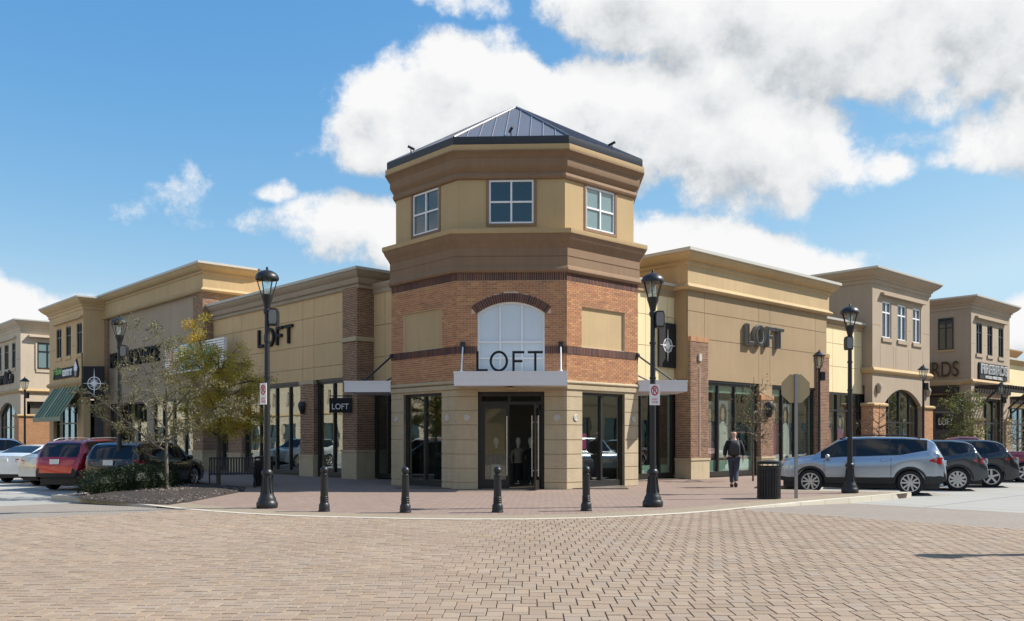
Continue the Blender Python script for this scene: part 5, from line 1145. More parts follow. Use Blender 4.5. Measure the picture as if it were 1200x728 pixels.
# ------------------------------------------------------------------ vehicles
def lerp(a, b, t): return a + (b - a) * t
def interp(P, x):
    if x <= P[0][0]: return P[0][1]
    for (x0, y0), (x1, y1) in zip(P, P[1:]):
        if x <= x1: return lerp(y0, y1, (x - x0) / (x1 - x0))
    return P[-1][1]
def islands(mb):
    par = list(range(len(mb.v)))
    def find(a):
        while par[a] != a: par[a] = par[par[a]]; a = par[a]
        return a
    for f in mb.f:
        for k in f[1:]: par[find(k)] = find(f[0])
    g = {}
    for f in mb.f: g.setdefault(find(f[0]), []).append(f)
    out = []
    for fs in g.values():
        used = sorted({k for f in fs for k in f}); mp = {k: n for n, k in enumerate(used)}; q = MB(); q.add([mb.v[k] for k in used], [tuple(mp[k] for k in f) for f in fs]); out.append(q)
    return out
def vehicle(name, label, cat, sp):
    """Body lofted from a top profile (x forward); built at the origin, then placed."""
    t = thing(name, label, cat); L_, Wd, prof, belt, sill = sp['L'], sp['W'], sp['prof'], sp['belt'], sp['sill']
    rw, xr, xf = sp['rw'], sp['xr'], sp['xf']; ra = rw + .055
    xs = {-L_ / 2, L_ / 2}
    for (x0, z0), (x1, z1) in zip(prof, prof[1:]):
        n = max(1, int(max(abs(x1 - x0) / .055, abs(z1 - z0) / .06)))
        for k in range(n + 1): xs.add(lerp(x0, x1, k / n))
    for xc in (xr, xf):
        for k in range(25): xs.add(xc + ra * math.cos(math.pi * k / 24))
    xs = sorted(x for x in xs if -L_ / 2 <= x <= L_ / 2); q = [xs[0]]
    for x in xs[1:]:
        if x - q[-1] > .012: q.append(x)
    xs = q
    def ztop(x):
        d = .035; return (interp(prof, x - d) + 2 * interp(prof, x) + interp(prof, x + d)) / 4 if abs(x) < L_ / 2 - .14 else interp(prof, x)
    zmax = max(z for _, z in prof); secs = []
    for x in xs:
        e = abs(x) / (L_ / 2); w = Wd / 2 * (1 - .05 * e ** 3 - .16 * max(0, (e - .84) / .16) ** 2.4); zt = ztop(x)
        zb = sill + .10 * max(0, (e - .86) / .14)
        for xc in (xr, xf):
            if abs(x - xc) < ra: zb = max(zb, rw + math.sqrt(ra * ra - (x - xc) ** 2) * .99)
        b_ = interp(belt, x); b_ = min(b_, zt - .07); b_ = max(b_, zb + .03)
        cab = max(0, min(1, (zt - interp(belt, x)) / (zmax - interp(belt, x))))
        wr = lerp(w * .90, w * sp.get('tumble', .735), cab); zt_ = max(zt, b_ + .03)
        sec = [(w * .955, zb), (w * .985, lerp(zb, b_, .25)), (w * 1.0, lerp(zb, b_, .55)), (w * .992, lerp(zb, b_, .82)), (w * .965, b_), (lerp(w * .945, wr, .06), lerp(b_, zt_, .10)), (lerp(w * .945, wr, .55), lerp(b_, zt_, .55)), (wr * 1.005, lerp(b_, zt_, .90)), (wr * .90, lerp(b_, zt_, .975)), (wr * .5, zt_ + .002), (0, zt_ + .008)]
        secs.append((x, sec))
    NR_ = len(secs[0][1]); pts = []; idx = {}
    vs = []
    for i, (x, sec) in enumerate(secs):
        bow = .0
        for s in (1, -1):
            for j, (y, z) in enumerate(sec):
                if s == -1 and j == NR_ - 1: idx[i, j, s] = idx[i, j, 1]; continue
                idx[i, j, s] = len(vs)
                xx = x
                if sp.get('bow', True):
                    e = (abs(x) / (L_ / 2)); f_ = .07 * max(0, (e - .55) / .45); xx = x + (-1 if x > 0 else 1) * f_ * (y / (Wd / 2)) ** 2 * 1.6
                vs.append((xx, s * y, z))
    bins = {}
    for i in range(len(secs) - 1):
        xm = (secs[i][0] + secs[i + 1][0]) / 2
        for s in (1, -1):
            for j in range(NR_ - 1):
                f = (idx[i, j, s], idx[i + 1, j, s], idx[i + 1, j + 1, s], idx[i, j + 1, s])
                if len(set(f)) < 3: continue
                zm = sum(vs[k][2] for k in f) / 4
                bins.setdefault(sp['cls'](xm, j, zm), []).append(f)
    for i in (0, len(secs) - 1):
        f = [idx[i, j, 1] for j in range(NR_)] + [idx[i, j, -1] for j in range(NR_ - 2, -1, -1)]
        zm = .4; bins.setdefault(sp['cls'](secs[i][0], -1, zm), []).append(tuple(f))
    for key, fs in bins.items():
        used = sorted({k for f in fs for k in f}); mp = {k: n for n, k in enumerate(used)}; b = MB(); b.add([vs[k] for k in used], [tuple(mp[k] for k in f) for f in fs])
        pieces = [b] if key == 'body' else islands(b)
        m_ = sp['paint'] if key == 'body' else {'windscreen': 'car_glass', 'rear_window': 'car_glass', 'side_window': 'car_glass', 'pillar_trim': 'car_trim', 'lower_cladding': 'car_trim', 'bed_cover': 'car_trim', 'roof_panel': sp['paint'], 'silver_skid': 'rim'}[key]
        for pc in pieces: pc.build(key, m_, t, smooth=40)
    b = MB(); F0 = Fr((0, 0), (1, 0), (0, 1)); b.box(F0, -L_ / 2 + .25, L_ / 2 - .25, -Wd / 2 + .22, Wd / 2 - .22, .2, belt[0][1] - .25); b.build('underbody', 'car_trim', t)
    # wheel arch lips
    for xc in (xr, xf):
        for s in (1, -1):
            b = MB(); n = 16; yo = Wd / 2 * .985; vv = []
            for k in range(n + 1):
                a = math.pi * k / n
                for r_, y_ in ((ra - .015, yo - .10), (ra - .01, yo + .006), (ra + (.05 if sp.get('clad') else .012), yo + .002)): vv.append((xc + r_ * math.cos(a), s * y_, max(.22, rw + r_ * math.sin(a))))
            b.add(vv, [(k * 3 + j, k * 3 + j + 1, (k + 1) * 3 + j + 1, (k + 1) * 3 + j) for k in range(n) for j in range(2)]); b.build('wheel_arch', 'car_trim' if sp.get('clad') else sp['paint'], t, smooth=40)
    ns = sp.get('spokes', 5)
    for xc in (xr, xf):
        for s in (1, -1):
            yo = s * (Wd / 2 - .02); yi = s * (Wd / 2 - .24); F2 = Fr((xc, 0), (1, 0), (0, 1))
            def ringv(r_, y_, n=28): return [(xc + r_ * math.cos(2 * math.pi * k / n), y_, rw + r_ * math.sin(2 * math.pi * k / n)) for k in range(n)]
            b = MB(); vv = []; rr = rw * .70
            prf = [(rr - .01, yi), (rw - .03, yi), (rw, yi + s * .03), (rw, yo - s * .04), (rw - .025, yo - s * .005), (rr + .02, yo), (rr, yo - s * .015), (rr - .02, yo - s * .06)]
            for r_, y_ in prf: vv += ringv(r_, y_)
            b.add(vv, [(i * 28 + k, i * 28 + (k + 1) % 28, (i + 1) * 28 + (k + 1) % 28, (i + 1) * 28 + k) for i in range(len(prf) - 1) for k in range(28)]); wh = b.build('wheel', 'tyre', t, smooth=40)
            b = MB(); vv = []
            for r_, y_ in ((rr + .004, yo - s * .012), (rr - .02, yo - s * .012), (rr - .035, yo - s * .05)): vv += ringv(r_, y_)
            b.add(vv, [(i * 28 + k, i * 28 + (k + 1) % 28, (i + 1) * 28 + (k + 1) % 28, (i + 1) * 28 + k) for i in range(2) for k in range(28)])
            for k in range(ns):
                for da in ((-.13, .13) if sp.get('twin') else (0,)):
                    a = 2 * math.pi * k / ns + .3; a2 = a + da * 2.2; wd_ = .024 if sp.get('twin') else .034
                    c_, s_ = math.cos(a2), math.sin(a2); c0, s0 = math.cos(a + da * 1.0), math.sin(a + da * 1.0); r0, r1 = .03, rr - .01
                    q = [(xc + r0 * c0 - wd_ * s_, rw + r0 * s0 + wd_ * c_), (xc + r0 * c0 + wd_ * s_, rw + r0 * s0 - wd_ * c_), (xc + r1 * c_ + wd_ * s_, rw + r1 * s_ - wd_ * c_), (xc + r1 * c_ - wd_ * s_, rw + r1 * s_ + wd_ * c_)]
                    ya, yb_ = yo - s * .018, yo - s * .06
                    b.add([(x, ya, z) for x, z in q] + [(x, yb_, z) for x, z in q], [(0, 1, 2, 3), (0, 4, 5, 1), (1, 5, 6, 2), (2, 6, 7, 3), (3, 7, 4, 0)])
            b.add(ringv(.05, yo - s * .012, 12), [tuple(range(12))]); b.build('rim', 'rim', wh)
            b = MB(); b.add(ringv(rr - .02, yo - s * .10), [tuple(range(28))]); b.build('brake_disc', 'car_trim', wh)
    def surf(x, z, s):     # a point on the body side at (x, z)
        i = min(range(len(secs)), key=lambda k: abs(secs[k][0] - x)); sec = secs[i][1]
        for (y0, z0), (y1, z1) in zip(sec, sec[1:]):
            if z0 <= z <= z1 and z1 > z0: return lerp(y0, y1, (z - z0) / (z1 - z0)) * s
        return sec[0][0] * s
    for x in sp['seams']:
        for s in (1, -1):
            zb_, zt_ = sill + .12, interp(belt, x) - .01; b = MB(); n = 6
            pp = [(x, surf(x, lerp(zb_, zt_, k / n), s) + s * .002, lerp(zb_, zt_, k / n)) for k in range(n + 1)]
            b.add([(p[0] + d, p[1], p[2]) for p in pp for d in (-.007, .007)], [(2 * k, 2 * k + 1, 2 * k + 3, 2 * k + 2) for k in range(n)]); b.build('door_seam', 'car_trim', t)
    for x in sp['handles']:
        for s in (1, -1):
            z = interp(belt, x) - .09; y = surf(x, z, s); b = MB(); b.tube([(x - .10, y + s * .0, z), (x - .08, y + s * .035, z), (x + .08, y + s * .035, z), (x + .10, y, z)], .016, 6); b.build('door_handle', sp.get('hmat', sp['paint']), t, smooth=40)
    mx_ = sp['mirror']
    for s in (1, -1):
        z = interp(belt, mx_) + .08; y = surf(mx_, z - .05, s); b = MB(); b.sphere((mx_, y + s * .12, z), .11, 10, 7, (.7, 1.0, .75)); b.tube([(mx_ + .03, y - s * .02, z - .06), (mx_, y + s * .08, z - .03)], .03, 6); b.build('wing_mirror', sp.get('mmat', sp['paint']), t, smooth=50)
    def bow_(x, y):
        if not sp.get('bow', True): return 0
        e = abs(x) / (L_ / 2); return (-1 if x > 0 else 1) * .07 * max(0, (e - .55) / .45) * (y / (Wd / 2)) ** 2 * 1.6
    def end_x(z, y, sg_):   # where the rear (sg_ = -1) or front skin stands at height z
        for i in range(len(secs)):
            x, sec = secs[i] if sg_ < 0 else secs[-1 - i]
            if sec[-1][1] >= z and max(p[0] for p in sec if p[1] <= z + .05) >= 0:
                for (y0, z0), (y1, z1) in zip(sec, sec[1:]):
                    if z0 <= z <= z1 and lerp(y0, y1, (z - z0) / max(1e-6, z1 - z0)) >= y: return x
                if sec[0][1] > z: return x
        return sg_ * L_ / 2
    for nm, m_, sg_, stn in sp['lights']:
        for s in (1, -1):
            b = MB(); vv = []
            for mode, a_, z0, z1 in stn:
                for z in (z0, (z0 + z1) / 2, z1):
                    if mode == 's': y = abs(surf(a_, z, 1)); vv.append((a_ + bow_(a_, y), s * (y + .006), z))
                    else: x = end_x(z, a_, sg_); vv.append((x + bow_(x, a_) + sg_ * .008, s * a_, z))
            b.add(vv, [(3 * k + j, 3 * k + j + 1, 3 * k + j + 4, 3 * k + j + 3) for k in range(len(stn) - 1) for j in range(2)]); b.build(nm, m_, t, smooth=60)
    if sp.get('rails'):
        for s in (1, -1):
            x0, x1 = sp['rails']; b = MB(); P = []
            for k in range(9): x = lerp(x0, x1, k / 8); zz = ztop(x); i = min(range(len(secs)), key=lambda q_: abs(secs[q_][0] - x)); y = secs[i][1][8][0]; P.append((x, s * y, zz + (.045 if 0 < k < 8 else .0)))
            b.tube(P, .018, 6); b.build('roof_rail', sp.get('railm', 'car_trim'), t, smooth=40)
    pz = sp.get('plate', .95); px_ = -L_ / 2 + sp.get('plx', .02)
    part(t, 'number_plate', 'plate', Fr((0, 0), (0, 1), (-1, 0)), -.16, .16, -px_ - .02, -px_ + .015, pz - .08, pz + .08)
    if sp.get('exhaust'):
        for s in (1, -1): b = MB(); b.tube([(-L_ / 2 + .3, s * .6, .27), (-L_ / 2 + .02, s * .6, .26)], .035, 8); b.build('exhaust', 'steel', t)
    return t
def place(t, xy, heading, z=LOT):   # heading: degrees right of +Y
    a = R(90 - heading)
    t.location = (xy[0], xy[1], z); t.rotation_euler = (0, 0, a)
def suv(paint, L_=4.94, Wd=1.99, H_=1.76, clad=True, cover=None, **kw):
    h = L_ / 2; k = H_ / 1.76; r0 = kw.pop('rear', .0); hood = kw.pop('hood', 1.13) * k; bl = kw.pop('bl', 1.12) * k; sl = .34 if clad else .27
    f = L_ / 4.94 if L_ < 4.8 else 1; h0 = h; h = h / f; prof = [(-h, .58), (-h + .02, .78 * k), (-h + .05, .98 * k), (-h + .10 + r0, 1.15 * k), (-h + .36 + r0 * 1.6, 1.60 * k), (-h + .55 + r0 * 1.7, 1.69 * k), (-h + 1.2, 1.745 * k), (-h + 2.2, H_), (-h + 2.85, 1.735 * k), (-h + 3.08, 1.67 * k), (-h + 3.74, hood + .08), (-h + 3.90, hood + .04), (h - .45, hood - .03), (h - .20, hood - .09), (h - .08, hood - .20), (h - .02, .72 * k), (h, .56)]
    prof = [(x * f, z) for x, z in prof]; h = h0
    ws0, ws1 = (-h / f + 3.0) * f, (-h / f + 3.80) * f; rg0, rg1 = (-h / f + .115 + r0) * f, (-h / f + .42 + r0 * 1.6) * f
    sw0, sw1 = (-h / f + .62 + r0) * f, ws1 - .22 * f; p1, p2 = (-h / f + 1.62) * f, (-h / f + 2.62) * f; cz = kw.get('cz', .50 if clad else .0)
    belt = [(-h, bl + .05), (-h + .45 * f, bl + .20), (-h + .75 * f, bl + .15), (-h + 1.35 * f, bl + .02), (0, bl - .03), (h, bl - .10)]
    def cls(x, j, z):
        if cz and (z < cz and j <= 1 and j >= 0): return 'lower_cladding'
        if j == -1: return 'lower_cladding' if clad else 'body'
        if ws0 < x < ws1 and j >= 8: return 'windscreen'
        if x < rg1 and z > 1.13 * k and j >= 8: return 'rear_window'
        if j in (5, 6) and sw0 < x < sw1: return 'pillar_trim' if (abs(x - p1) < .05 or abs(x - p2) < .05) else 'side_window'
        if j in (5, 6) and rg1 - .15 < x <= sw0 and x > sw0 - .05: return 'pillar_trim'
        if kw.get('rearclad') and x < -h + .12 and z < .66: return 'lower_cladding'
        return 'body'
    d = dict(L=L_, W=Wd, prof=prof, belt=belt, sill=sl, rw=kw.pop('rw', .375), xr=(-h / f + 1.06) * f, xf=(-h / f + 3.88) * f, cls=cls, paint=paint, clad=clad, seams=(p1 - .03, p2, ws1 - .32), handles=(p1 + .16, p2 + .18), mirror=ws1 - .42 * f, lights=[])
    y8 = Wd / 2
    d['lights'] = [('tail_light', 'tail_red', -1, [('s', -h + .48, 1.03 * k, 1.06 * k), ('s', -h + .34, .99 * k, 1.11 * k), ('s', -h + .20, .94 * k, 1.14 * k), ('s', -h + .13, .92 * k, 1.14 * k), ('r', y8 * .80, .92 * k, 1.12 * k), ('r', y8 * .68, .93 * k, 1.10 * k), ('r', y8 * .56, .96 * k, 1.05 * k)]),
                   ('headlight', 'lamp_clear', 1, [('s', h - .50, .80 * k, .86 * k), ('s', h - .28, .76 * k, .87 * k), ('r', y8 * .80, .70 * k, .84 * k), ('r', y8 * .62, .70 * k, .80 * k)])]
    d.update(kw); d.pop('cz', None); return d
silver = vehicle('parked_car', 'silver blue SUV parked beside the sunlit corner kerb', 'car', suv('paint_silver', twin=True, rails=(-1.7, .55), spokes=5, hmat='paint_silver', exhaust=True, rearclad=True))
def place_wheel(t, sp_xr, Wd, wheel_xy, heading, side, **k):   # put the rear wheel of the given side (+1 left) on wheel_xy
    a = R(90 - heading); c_, s_ = math.cos(a), math.sin(a); lx, ly = sp_xr, side * (Wd / 2 - .1)
    place(t, (wheel_xy[0] - (lx * c_ - ly * s_), wheel_xy[1] - (lx * s_ + ly * c_)), heading, **k)
place_wheel(silver, -4.94 / 2 + 1.06, 1.99, gp(1066.5, 580.8, LOT), -72, 1)
slate = vehicle('parked_car', 'dark slate crossover parked next to the silver SUV', 'car', suv('paint_slate', 4.55, 1.84, 1.66, rear=.12, spokes=10, clad=True, cz=.42)); place_wheel(slate, (-4.94 / 2 + 1.06) * .921, 1.84, gp(1122, 575.3, LOT), -72, 1)
deep = vehicle('parked_car', 'near-black small hatchback SUV beside the maroon pickup', 'car', suv('paint_deep', 4.45, 1.82, 1.66, rear=.16, spokes=5, clad=False)); place_wheel(deep, (-4.94 / 2 + 1.06) * .9008, 1.82, gp(1161.5, 571.3, LOT), -72, 1)
def pickup(paint):
    h = 5.4 / 2; prof = [(-h, .60), (-h + .03, 1.12), (-h + .08, 1.18), (-.35, 1.20), (-.28, 1.30), (-.15, 1.70), (.0, 1.76), (.55, 1.78), (.95, 1.72), (1.55, 1.20), (1.7, 1.15), (h - .3, 1.05), (h - .08, .95), (h, .6)]
    def cls(x, j, z):
        if j == -1: return 'body'
        if 1.02 < x < 1.5 and j >= 8: return 'windscreen'
        if -.30 < x < -.18 and j >= 8: return 'rear_window'
        if x < -.42 and j >= 8 and x > -h + .1: return 'bed_cover'
        if j in (5, 6) and -.10 < x < 1.30: return 'pillar_trim' if abs(x - .02) < .04 else 'side_window'
        return 'body'
    return dict(L=5.4, W=1.86, prof=prof, belt=[(-h, 1.10), (h, 1.06)], sill=.42, rw=.37, xr=-1.65, xf=1.55, cls=cls, paint=paint, seams=(-.36, 1.25), handles=(.0,), mirror=1.2, lights=[('tail_light', 'tail_red', -1, [('s', -h + .16, .75, 1.02), ('r', .82, .75, 1.02), ('r', .70, .75, 1.02)])], spokes=6, tumble=.78)
pk = vehicle('pickup_truck', 'maroon pickup truck with covered bed near the restaurant', 'truck', pickup('paint_maroon')); place_wheel(pk, -1.65, 1.86, gp(1201, 565.5, LOT), -72, 1)
esc = vehicle('parked_car', 'bright red SUV parked beside the black car', 'car', suv('paint_red', 4.52, 1.84, 1.68, clad=True, cz=.40, rails=(-1.5, .5), railm='rim', rear=.06, spokes=5, rearclad=True)); 
def place_rear(t, L_, xy, heading): a = R(90 - heading); place(t, (xy[0] + L_ / 2 * math.cos(a), xy[1] + L_ / 2 * math.sin(a)), heading)
place_rear(esc, 4.52, at(63, 28.6), 9)
blk = vehicle('parked_car', 'black wagon parked behind the hedge and small tree', 'car', suv('paint_black', 5.0, 1.90, 1.62, clad=False, spokes=5, hood=1.05)); place_rear(blk, 5.0, at(126, 27.4), 4)
def sedan(paint):
    h = 4.7 / 2; prof = [(-h, .55), (-h + .02, .80), (-h + .08, 1.04), (-h + .55, 1.12), (-h + 1.25, 1.40), (-h + 1.7, 1.46), (-h + 2.3, 1.47), (-h + 2.8, 1.40), (-h + 3.5, 1.02), (-h + 3.7, .98), (h - .3, .85), (h - .08, .68), (h, .5)]
    def cls(x, j, z):
        if j == -1: return 'body'
        if -h + 2.85 < x < -h + 3.5 and j >= 8: return 'windscreen'
        if -h + .60 < x < -h + 1.30 and j >= 8: return 'rear_window'
        if j in (5, 6) and -h + .95 < x < -h + 3.25: return 'pillar_trim' if abs(x + h - 2.1) < .05 else 'side_window'
        return 'body'
    return dict(L=4.7, W=1.82, prof=prof, belt=[(-h, 1.02), (h, .90)], sill=.25, rw=.33, xr=-h + 1.05, xf=-h + 3.8, cls=cls, paint=paint, seams=(-h + 1.35, -h + 2.1, -h + 3.15), handles=(-h + 1.5, -h + 2.3), mirror=-h + 3.0, spokes=7, plate=.86,
                lights=[('tail_light', 'tail_red', -1, [('s', -h + .34, .86, .93), ('s', -h + .20, .82, .97), ('r', .78, .80, .97), ('r', .62, .80, .95), ('r', .46, .82, .92)])])
pale = vehicle('parked_car', 'pale silver sedan squeezed between white sedan and red SUV', 'car', sedan('paint_pale')); place_rear(pale, 4.7, at(40, 31.4), 10)
whs = vehicle('parked_car', 'white sedan with red tail lights beside the pale sedan', 'car', sedan('paint_white')); place_rear(whs, 4.7, at(4, 33.6), 10)
wsu = vehicle('parked_car', 'white SUV parked beyond the white sedan', 'car', suv('paint_white', 4.7, 1.88, 1.72, clad=False)); place(wsu, at(4, 42.5), 62)
# cars on the far side of the shaded street, mirrored in the shop glass
for i, (tl_, src, lb_) in enumerate(((22, whs, 'white sedan parked across the shaded street, mirrored in the glass'), (25.2, wsu, 'white SUV parked across the shaded street, mirrored in the glass'), (29, silver, 'silver SUV parked across the shaded street, mirrored in the glass'), (33, pale, 'pale sedan parked across the shaded street, mirrored in the glass'))):
    c_ = copy_tree(src); c_['label'] = lb_; x, y = W(-9.5, tl_); c_.location = (x, y, LOT); c_.rotation_euler = (0, 0, R(90 - (-108)))

# ------------------------------------------------------------------ trees and shrubs
def leafy(mb, c, n, r, size, rnd, asp=.5, flat=0):
    for _ in range(n):
        p = Vector((rnd.gauss(0, 1), rnd.gauss(0, 1), rnd.gauss(0, 1))); p = p.normalized() * (rnd.random() ** .5); p = Vector((c[0] + p.x * r[0], c[1] + p.y * r[1], c[2] + p.z * r[2]))
        a = Vector((rnd.gauss(0, 1), rnd.gauss(0, 1), rnd.gauss(0, 1) * (1 - flat) - .35)).normalized(); b_ = a.cross(Vector((rnd.gauss(0, 1), rnd.gauss(0, 1), rnd.gauss(0, 1)))).normalized()
        s = size * rnd.uniform(.6, 1.3); mb.add([p, p + a * s * .5 + b_ * s * asp * .5, p + a * s, p + a * s * .5 - b_ * s * asp * .5], [(0, 1, 2, 3)])
def tree(name, label, xy, z0, trunk, limbs, leafm, bark, nleaf, lsize, seed, spread=.35, extra=None, asp=.5, sub=3, fall=0.0):
    """trunk: list of (dx, dy, z, r); limbs: list of polylines [(dx, dy, z)...] with start radius"""
    rnd = random.Random(seed); t = thing(name, label, 'tree', (xy[0], xy[1], z0)); X, Y = xy
    b = MB(); b.tube([(X + a, Y + c_, z0 + z) for a, c_, z, r_ in trunk], [r_ for *_, r_ in trunk], 10); b.build('trunk', bark, t, smooth=50)
    tips = []; lb = MB()
    for r0, pts in limbs:
        P = [Vector((X + a, Y + c_, z0 + z)) for a, c_, z in pts]; n = len(P); lb.tube(P, [lerp(r0, r0 * .3, k / (n - 1)) for k in range(n)], 7)
        for i in range(1, n):
            for s in range(sub):
                f = rnd.random(); p0 = P[i - 1].lerp(P[i], f); d = (P[i] - P[i - 1]).normalized(); q = d * .6 + Vector((rnd.gauss(0, .6), rnd.gauss(0, .6), rnd.gauss(.05, .45))); q.normalize(); L_ = rnd.uniform(.35, .9) * (1 - .25 * i / n)
                p1 = p0 + q * L_ * .5 + Vector((0, 0, .02)); p2 = p0 + q * L_; lb.tube([p0, p1, p2], [r0 * .35, r0 * .25, .004], 4); tips += [p1, p2]
                for s2 in range(2):
                    q2 = (q + Vector((rnd.gauss(0, .6), rnd.gauss(0, .6), rnd.gauss(0, .5)))).normalized(); e = p1 + q2 * rnd.uniform(.2, .45); lb.tube([p1, e], [.007, .003], 3); tips.append(e)
        tips.append(P[-1])
    br = lb.build('branches', bark, t, fix=False)
    cr = MB()
    for p in tips: leafy(cr, p, max(1, int(nleaf / len(tips) * rnd.uniform(.2, 1.9))), (spread, spread, spread * .7), lsize, rnd, asp)
    o = cr.build('crown', leafm, t, fix=False)
    if extra:
        ex = MB()
        for (dx, dy, z, r_, n) in extra[1]: leafy(ex, (X + dx, Y + dy, z0 + z), n, (r_, r_, r_ * .8), lsize, rnd, asp)
        ex.build('turning_leaves', extra[0], t, fix=False)
    return t
def cam_off(a, d): return (a * CR[0] + d * CF[0], a * CR[1] + d * CF[1])
def lim(pts): return [(*cam_off(a, d), z) for a, d, z in pts]
t1 = at(194.8, 25.2)
tree('young_tree', 'sparse pale-barked young tree leaning over the mulch bed', t1, .10, [(0, 0, 0, .062), (.01, 0, .6, .052), (0, 0, 1.1, .045), (.02, 0, 1.8, .036), (.0, 0, 2.6, .026), (.02, 0, 3.3, .014)],
     [(.036, lim([(0, 0, 1.12), (-.25, -.1, 1.25), (-.75, -.2, 1.7), (-1.2, -.25, 2.1), (-1.65, -.3, 2.5), (-2.1, -.3, 2.8)])), (.03, lim([(0, 0, 1.35), (.5, .1, 1.75), (1.1, .2, 2.2), (1.75, .2, 2.6)])), (.026, lim([(0, 0, 1.7), (-.45, .3, 2.1), (-1.0, .5, 2.7), (-1.4, .5, 3.1)])),
      (.026, lim([(0, 0, 1.9), (.4, -.3, 2.4), (.9, -.4, 2.9), (1.3, -.4, 3.2)])), (.02, lim([(0, 0, 2.2), (-.25, -.2, 2.7), (-.5, -.2, 3.3), (-.62, -.2, 3.7)])), (.018, lim([(0, 0, 2.4), (.15, 0, 2.9), (.35, 0, 3.4)])), (.026, lim([(-.75, -.2, 1.7), (-1.3, .1, 1.8), (-1.8, .2, 2.0), (-2.3, .2, 2.25)])), (.02, lim([(0, 0, 1.5), (.4, -.3, 1.65), (.9, -.5, 1.8), (1.5, -.5, 2.0)])), (.02, lim([(1.1, .2, 2.2), (1.6, .1, 2.2), (2.1, 0, 2.4)])), (.009, lim([(-.45, -.2, 3.2), (-.7, -.2, 3.9), (-.9, -.2, 4.6)])), (.008, lim([(.3, 0, 3.2), (.25, 0, 3.8), (.05, 0, 4.3)]))],
     'leaf_olive', 'bark_pale', 9000, .060, 11, .15, sub=3)
t2 = at(256, 29.5)
def loc_limbs(n, zlo, zhi, rad, rnd, lean=0):
    out = []
    for i in range(n):
        a = 6.283 * (i * .618 % 1) + rnd.uniform(-.3, .3); f = i / n; z = lerp(zlo, zhi, f); R_ = rad * (.55 + .45 * math.sin(math.pi * min(1, .15 + f * .85))) * rnd.uniform(.8, 1.1); rise = rnd.uniform(.1, .55) * R_
        out.append((.04 * (1 - f * .5), [(0, 0, z), (R_ * .4 * math.cos(a), R_ * .4 * math.sin(a), z + rise * .6), (R_ * .75 * math.cos(a), R_ * .75 * math.sin(a), z + rise), (R_ * math.cos(a), R_ * math.sin(a), z + rise * .85)]))
    return out
rr_ = random.Random(21); LB2 = loc_limbs(20, 1.5, 4.1, 1.52, rr_)
tree('honey_locust', 'feathery yellow-green locust tree before the slatted sign', t2, 0, [(0, 0, 0, .075), (0, 0, 1.5, .06), (.02, 0, 3.0, .045), (.0, 0, 4.3, .02)], LB2 + [(.03, lim([(0, 0, 3.2), (-.4, 0, 4.0), (-.65, 0, 4.8), (-.85, 0, 5.4)]))], 'leaf_locust', 'bark', 30000, .07, 23, .23, ('leaf_yellow', [(*cam_off(-1.0, 0), 5.35, .26, 300), (*cam_off(-.80, 0), 4.85, .36, 500), (*cam_off(-.35, 0), 4.6, .30, 240), (*cam_off(-1.5, -.3), 3.5, .30, 240), (*cam_off(-1.6, -.2), 3.8, .26, 160), (*cam_off(.55, -.9), 2.3, .45, 380), (*cam_off(.95, -.6), 2.0, .42, 520), (*cam_off(1.25, -.3), 2.5, .4, 300), (*cam_off(.6, -.2), 1.8, .4, 300), (*cam_off(.1, -1.2), 2.8, .45, 300), (*cam_off(.3, -.6), 3.6, .45, 260)]), .35, 3)
rr_ = random.Random(31)
tree('young_tree', 'thin sapling with few leaves before the sunlit shop window', gp(882.5, 564), 0, [(0, 0, 0, .035), (0, 0, 1.5, .028), (.02, 0, 2.8, .018), (.03, 0, 3.8, .008)], loc_limbs(9, 1.5, 3.3, .62, rr_), 'leaf_olive', 'bark', 420, .09, 33, .16, sub=2)
rr_ = random.Random(41)
tree('young_tree', 'bushy green young tree in front of the restaurant wall', at(1129, 47.0), 0, [(0, 0, 0, .06), (0, 0, 2, .045), (0, 0, 3.8, .02)], loc_limbs(14, .8, 3.9, .72, rr_), 'leaf_green', 'bark', 3200, .12, 43, .24, sub=2)
rr_ = random.Random(51)
tree('young_tree', 'bare twiggy sapling by the arched shop pier', at(1030, 39.0), 0, [(0, 0, 0, .03), (0, 0, 1.6, .022), (.02, 0, 3.0, .01)], loc_limbs(6, 1.4, 2.6, .45, rr_), 'leaf_olive', 'bark_pale', 60, .08, 53, .15, sub=3)
tree('young_tree', 'bare twiggy sapling beyond the restaurant doors', at(1193, 44.0), 0, [(0, 0, 0, .03), (0, 0, 1.6, .022), (.02, 0, 3.0, .01)], loc_limbs(8, 1.0, 2.4, .7, random.Random(52)), 'leaf_olive', 'bark_pale', 90, .08, 54, .15, sub=3)
hedge_l = ('low dark evergreen shrub at the nose of the bed', 'low dark evergreen shrub behind the bed nose', 'low dark evergreen shrub in the middle of the hedge', 'low dark evergreen shrub next to the young tree trunk', 'low dark evergreen shrub hiding the black wagon wheel')
